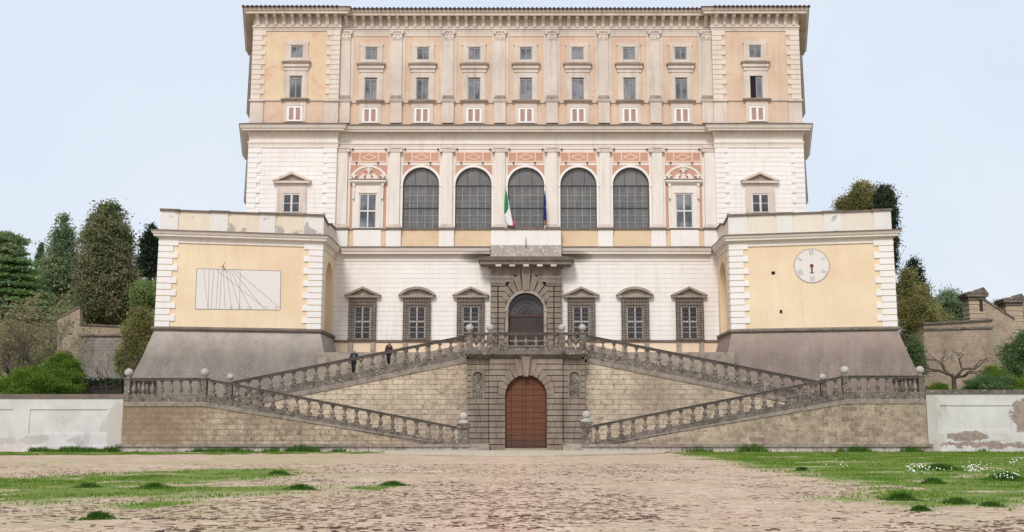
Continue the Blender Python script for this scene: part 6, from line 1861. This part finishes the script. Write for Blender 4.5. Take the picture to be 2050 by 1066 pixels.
    # clothes follow the body
    def sub(names2, E2, grow, mat, nm, extra=None, cut=None):
        p = [J[n_] for n_ in names2]; i2 = {n_: i for i, n_ in enumerate(names2)}
        rd = []
        for n_ in names2:
            q = rad[n_]; q = q if isinstance(q, tuple) else (q, q); g_ = 0.004 if n_ == 'neck' else grow; rd.append((q[0]+g_, q[1]+g_))
        ed = [(i2[a], i2[b]) for a, b in E2]
        if extra: 
            for (a, pt, rr) in extra: p.append(pt); rd.append(rr); ed.append((i2[a], len(p)-1))
        return skin_mesh(nm, mat, p, ed, rd, r)
    J['lcuff'] = tuple(Vector(J['lel']).lerp(Vector(J['lwr']), .85)); J['rcuff'] = tuple(Vector(J['rel']).lerp(Vector(J['rwr']), .85))
    rad['lcuff'] = rad['rcuff'] = .034
    sub(['pel','waist','chest','neck','lsh','lel','lcuff','rsh','rel','rcuff'], [('pel','waist'),('waist','chest'),('chest','neck'),('chest','lsh'),('lsh','lel'),('lel','lcuff'),('chest','rsh'),('rsh','rel'),('rel','rcuff')], .045, jacket, 'jacket', [('pel',(0,0,.80),(.215,.17))])
    sub(['pel','lhip','lkn','lan','rhip','rkn','ran'], [('pel','lhip'),('lhip','lkn'),('lkn','lan'),('pel','rhip'),('rhip','rkn'),('rkn','ran')], .034, trousers, 'trousers')
    for sd in ('l', 'r'):
        a, t_ = Vector(J[sd+'an']), Vector(J[sd+'to'])
        skin_mesh('shoe', M['shoe'], [tuple(a+Vector((0,.04,-.03))), tuple(a.lerp(t_,.5)), tuple(t_)], [(0,1),(1,2)], [.052,.05,.044], r)
    hb = hd_+Vector((0,.022,.05))
    hp = [tuple(hb+Vector((0,-.055,.055))), tuple(hb+Vector((0,.0,.075))), tuple(hb+Vector((0,.06,.03))), tuple(hb+Vector((0,.07,-.06)))]
    hr_ = [(.07,.035),(.095,.045),(.098,.05),(.085,.04)]
    he = [(0,1),(1,2),(2,3)]
    if hairlen:
        for s_ in (-1, 1):
            b0 = len(hp); hp += [tuple(hb+Vector((s_*.09,.03,-.03))), tuple(hb+Vector((s_*.10,.04,-.16))), tuple(hb+Vector((s_*.085,.02,-.27)))]
            hr_ += [.04,.05,.035]; he += [(2,b0),(b0,b0+1),(b0+1,b0+2)]
        hp += [tuple(hb+Vector((0,.09,-.2)))]; hr_ += [(.09,.045)]; he += [(3, len(hp)-1)]
    skin_mesh('hair', hair, hp, he, hr_, r)
    if extras: extras(r, J)
    return r
walkL = dict(lsh=(.20,0,1.42), lel=(.27,.03,1.16), lwr=(.26,-.08,.94), lpalm=(.26,-.11,.87), rsh=(-.20,0,1.42), rel=(-.27,.06,1.16), rwr=(-.25,.0,.92), rpalm=(-.25,-.01,.84),
             lhip=(.09,0,.88), lkn=(.10,-.16,.50), lan=(.10,-.10,.10), lto=(.11,-.25,.05), rhip=(-.09,0,.88), rkn=(-.09,.01,.48), ran=(-.09,.13,.10), rto=(-.10,.0,.05))
def strap(r, J):
    o = MB().tube([(.14,-.02,1.47),(.05,-.155,1.30),(-.08,-.15,1.1),(-.16,-.05,.98)], [.016]*4, 6).build('shoulder_strap', M['paper'], None, origin=(0,0,0)); o.parent = r
person('grey haired man in a navy jacket walking down the left upper stair ramp', 708, 748, 83.2, R(-12), 1.86, walkL, M['navy'], M['blackcloth'], M['greyhair'], False, strap)
raiseR = dict(walkL); raiseR.update(lsh=(.17,0,1.42), rsh=(-.17,0,1.42), lel=(.28,-.05,1.20), lwr=(.16,-.20,1.40), lpalm=(.11,-.22,1.47), lside=(-.5,-.5,0), rel=(-.25,.02,1.16), rwr=(-.24,-.06,.93), rpalm=(-.24,-.08,.85))
def bag(r, J):
    mb = MB().prism([(-.34,.62),(-.16,.62),(-.17,.84),(-.33,.84)], -.16, -.05).tube([(-.31,-.1,.84),(-.25,-.1,.93),(-.19,-.1,.84)], [.01]*3, 6)
    o = mb.build('white_bag', M['paper'], None, origin=(0,0,0)); o.parent = r
person('brown haired woman with a hand raised to her face, higher on the left ramp', 778, 731, 83.2, R(-14), 1.80, raiseR, M['brown_jacket'], M['blackcloth'], M['brownhair'], True, bag)

# ================================================================== camera, sky, light
cam = bpy.data.cameras.new('camera'); co = bpy.data.objects.new('camera', cam); COL.objects.link(co)
cam.sensor_width = 36.0; cam.lens = 36.0*F/2050.0; cam.clip_end = 4000; cam.clip_start = .5
cam.shift_x = -(CX-1025)/2050.0
co.location = (0,0,EYE); co.rotation_euler = (math.pi/2+PITCH, 0, 0)
S.camera = co
SUN_EL, SUN_AZ = R(44), R(192)      # azimuth of the light source: behind the camera, a little to the left
w = bpy.data.worlds.new('World'); S.world = w; w.use_nodes = True
nt = w.node_tree; nt.nodes.clear()
sky = nt.nodes.new('ShaderNodeTexSky'); sky.sky_type = 'NISHITA'; sky.sun_disc = False
sky.sun_elevation = SUN_EL; sky.sun_rotation = R(180)+R(12); sky.air_density = 1.2; sky.dust_density = 3.0
mx = nt.nodes.new('ShaderNodeMix'); mx.data_type = 'RGBA'; mx.inputs[0].default_value = .86
mx.inputs[7].default_value = (5.75,6.35,7.3,1)
nt.links.new(sky.outputs[0], mx.inputs[6])
bg = nt.nodes.new('ShaderNodeBackground'); bg.inputs[1].default_value = .115
out = nt.nodes.new('ShaderNodeOutputWorld')
# thin uneven cloud veil
tcn = nt.nodes.new('ShaderNodeTexCoord'); cn = nt.nodes.new('ShaderNodeTexNoise'); cn.inputs['Scale'].default_value = 2.6; cn.inputs['Detail'].default_value = 5; cn.inputs['Roughness'].default_value = .55
nt.links.new(tcn.outputs['Generated'], cn.inputs['Vector'])
mr = nt.nodes.new('ShaderNodeMapRange'); mr.inputs[1].default_value = .35; mr.inputs[2].default_value = .7; mr.inputs[3].default_value = 0; mr.inputs[4].default_value = .45
nt.links.new(cn.outputs[0], mr.inputs[0])
m2 = nt.nodes.new('ShaderNodeMix'); m2.data_type = 'RGBA'; m2.inputs[7].default_value = (6.8,7.1,7.6,1)
nt.links.new(mr.outputs[0], m2.inputs[0]); nt.links.new(mx.outputs[2], m2.inputs[6]); nt.links.new(m2.outputs[2], bg.inputs[0]); nt.links.new(bg.outputs[0], out.inputs[0])
sl = bpy.data.lights.new('sun', 'SUN'); sl.energy = 2.0; sl.angle = R(14); sl.color = (1,.955,.89)
so = bpy.data.objects.new('sun', sl); COL.objects.link(so)
d = Vector((math.sin(SUN_AZ)*math.cos(SUN_EL), math.cos(SUN_AZ)*math.cos(SUN_EL), math.sin(SUN_EL)))
so.rotation_euler = d.to_track_quat('Z', 'Y').to_euler()
so.location = (0,-20,60)
S.view_settings.view_transform = 'Standard'; S.view_settings.look = 'None'; S.view_settings.gamma = 1; S.view_settings.exposure = .2
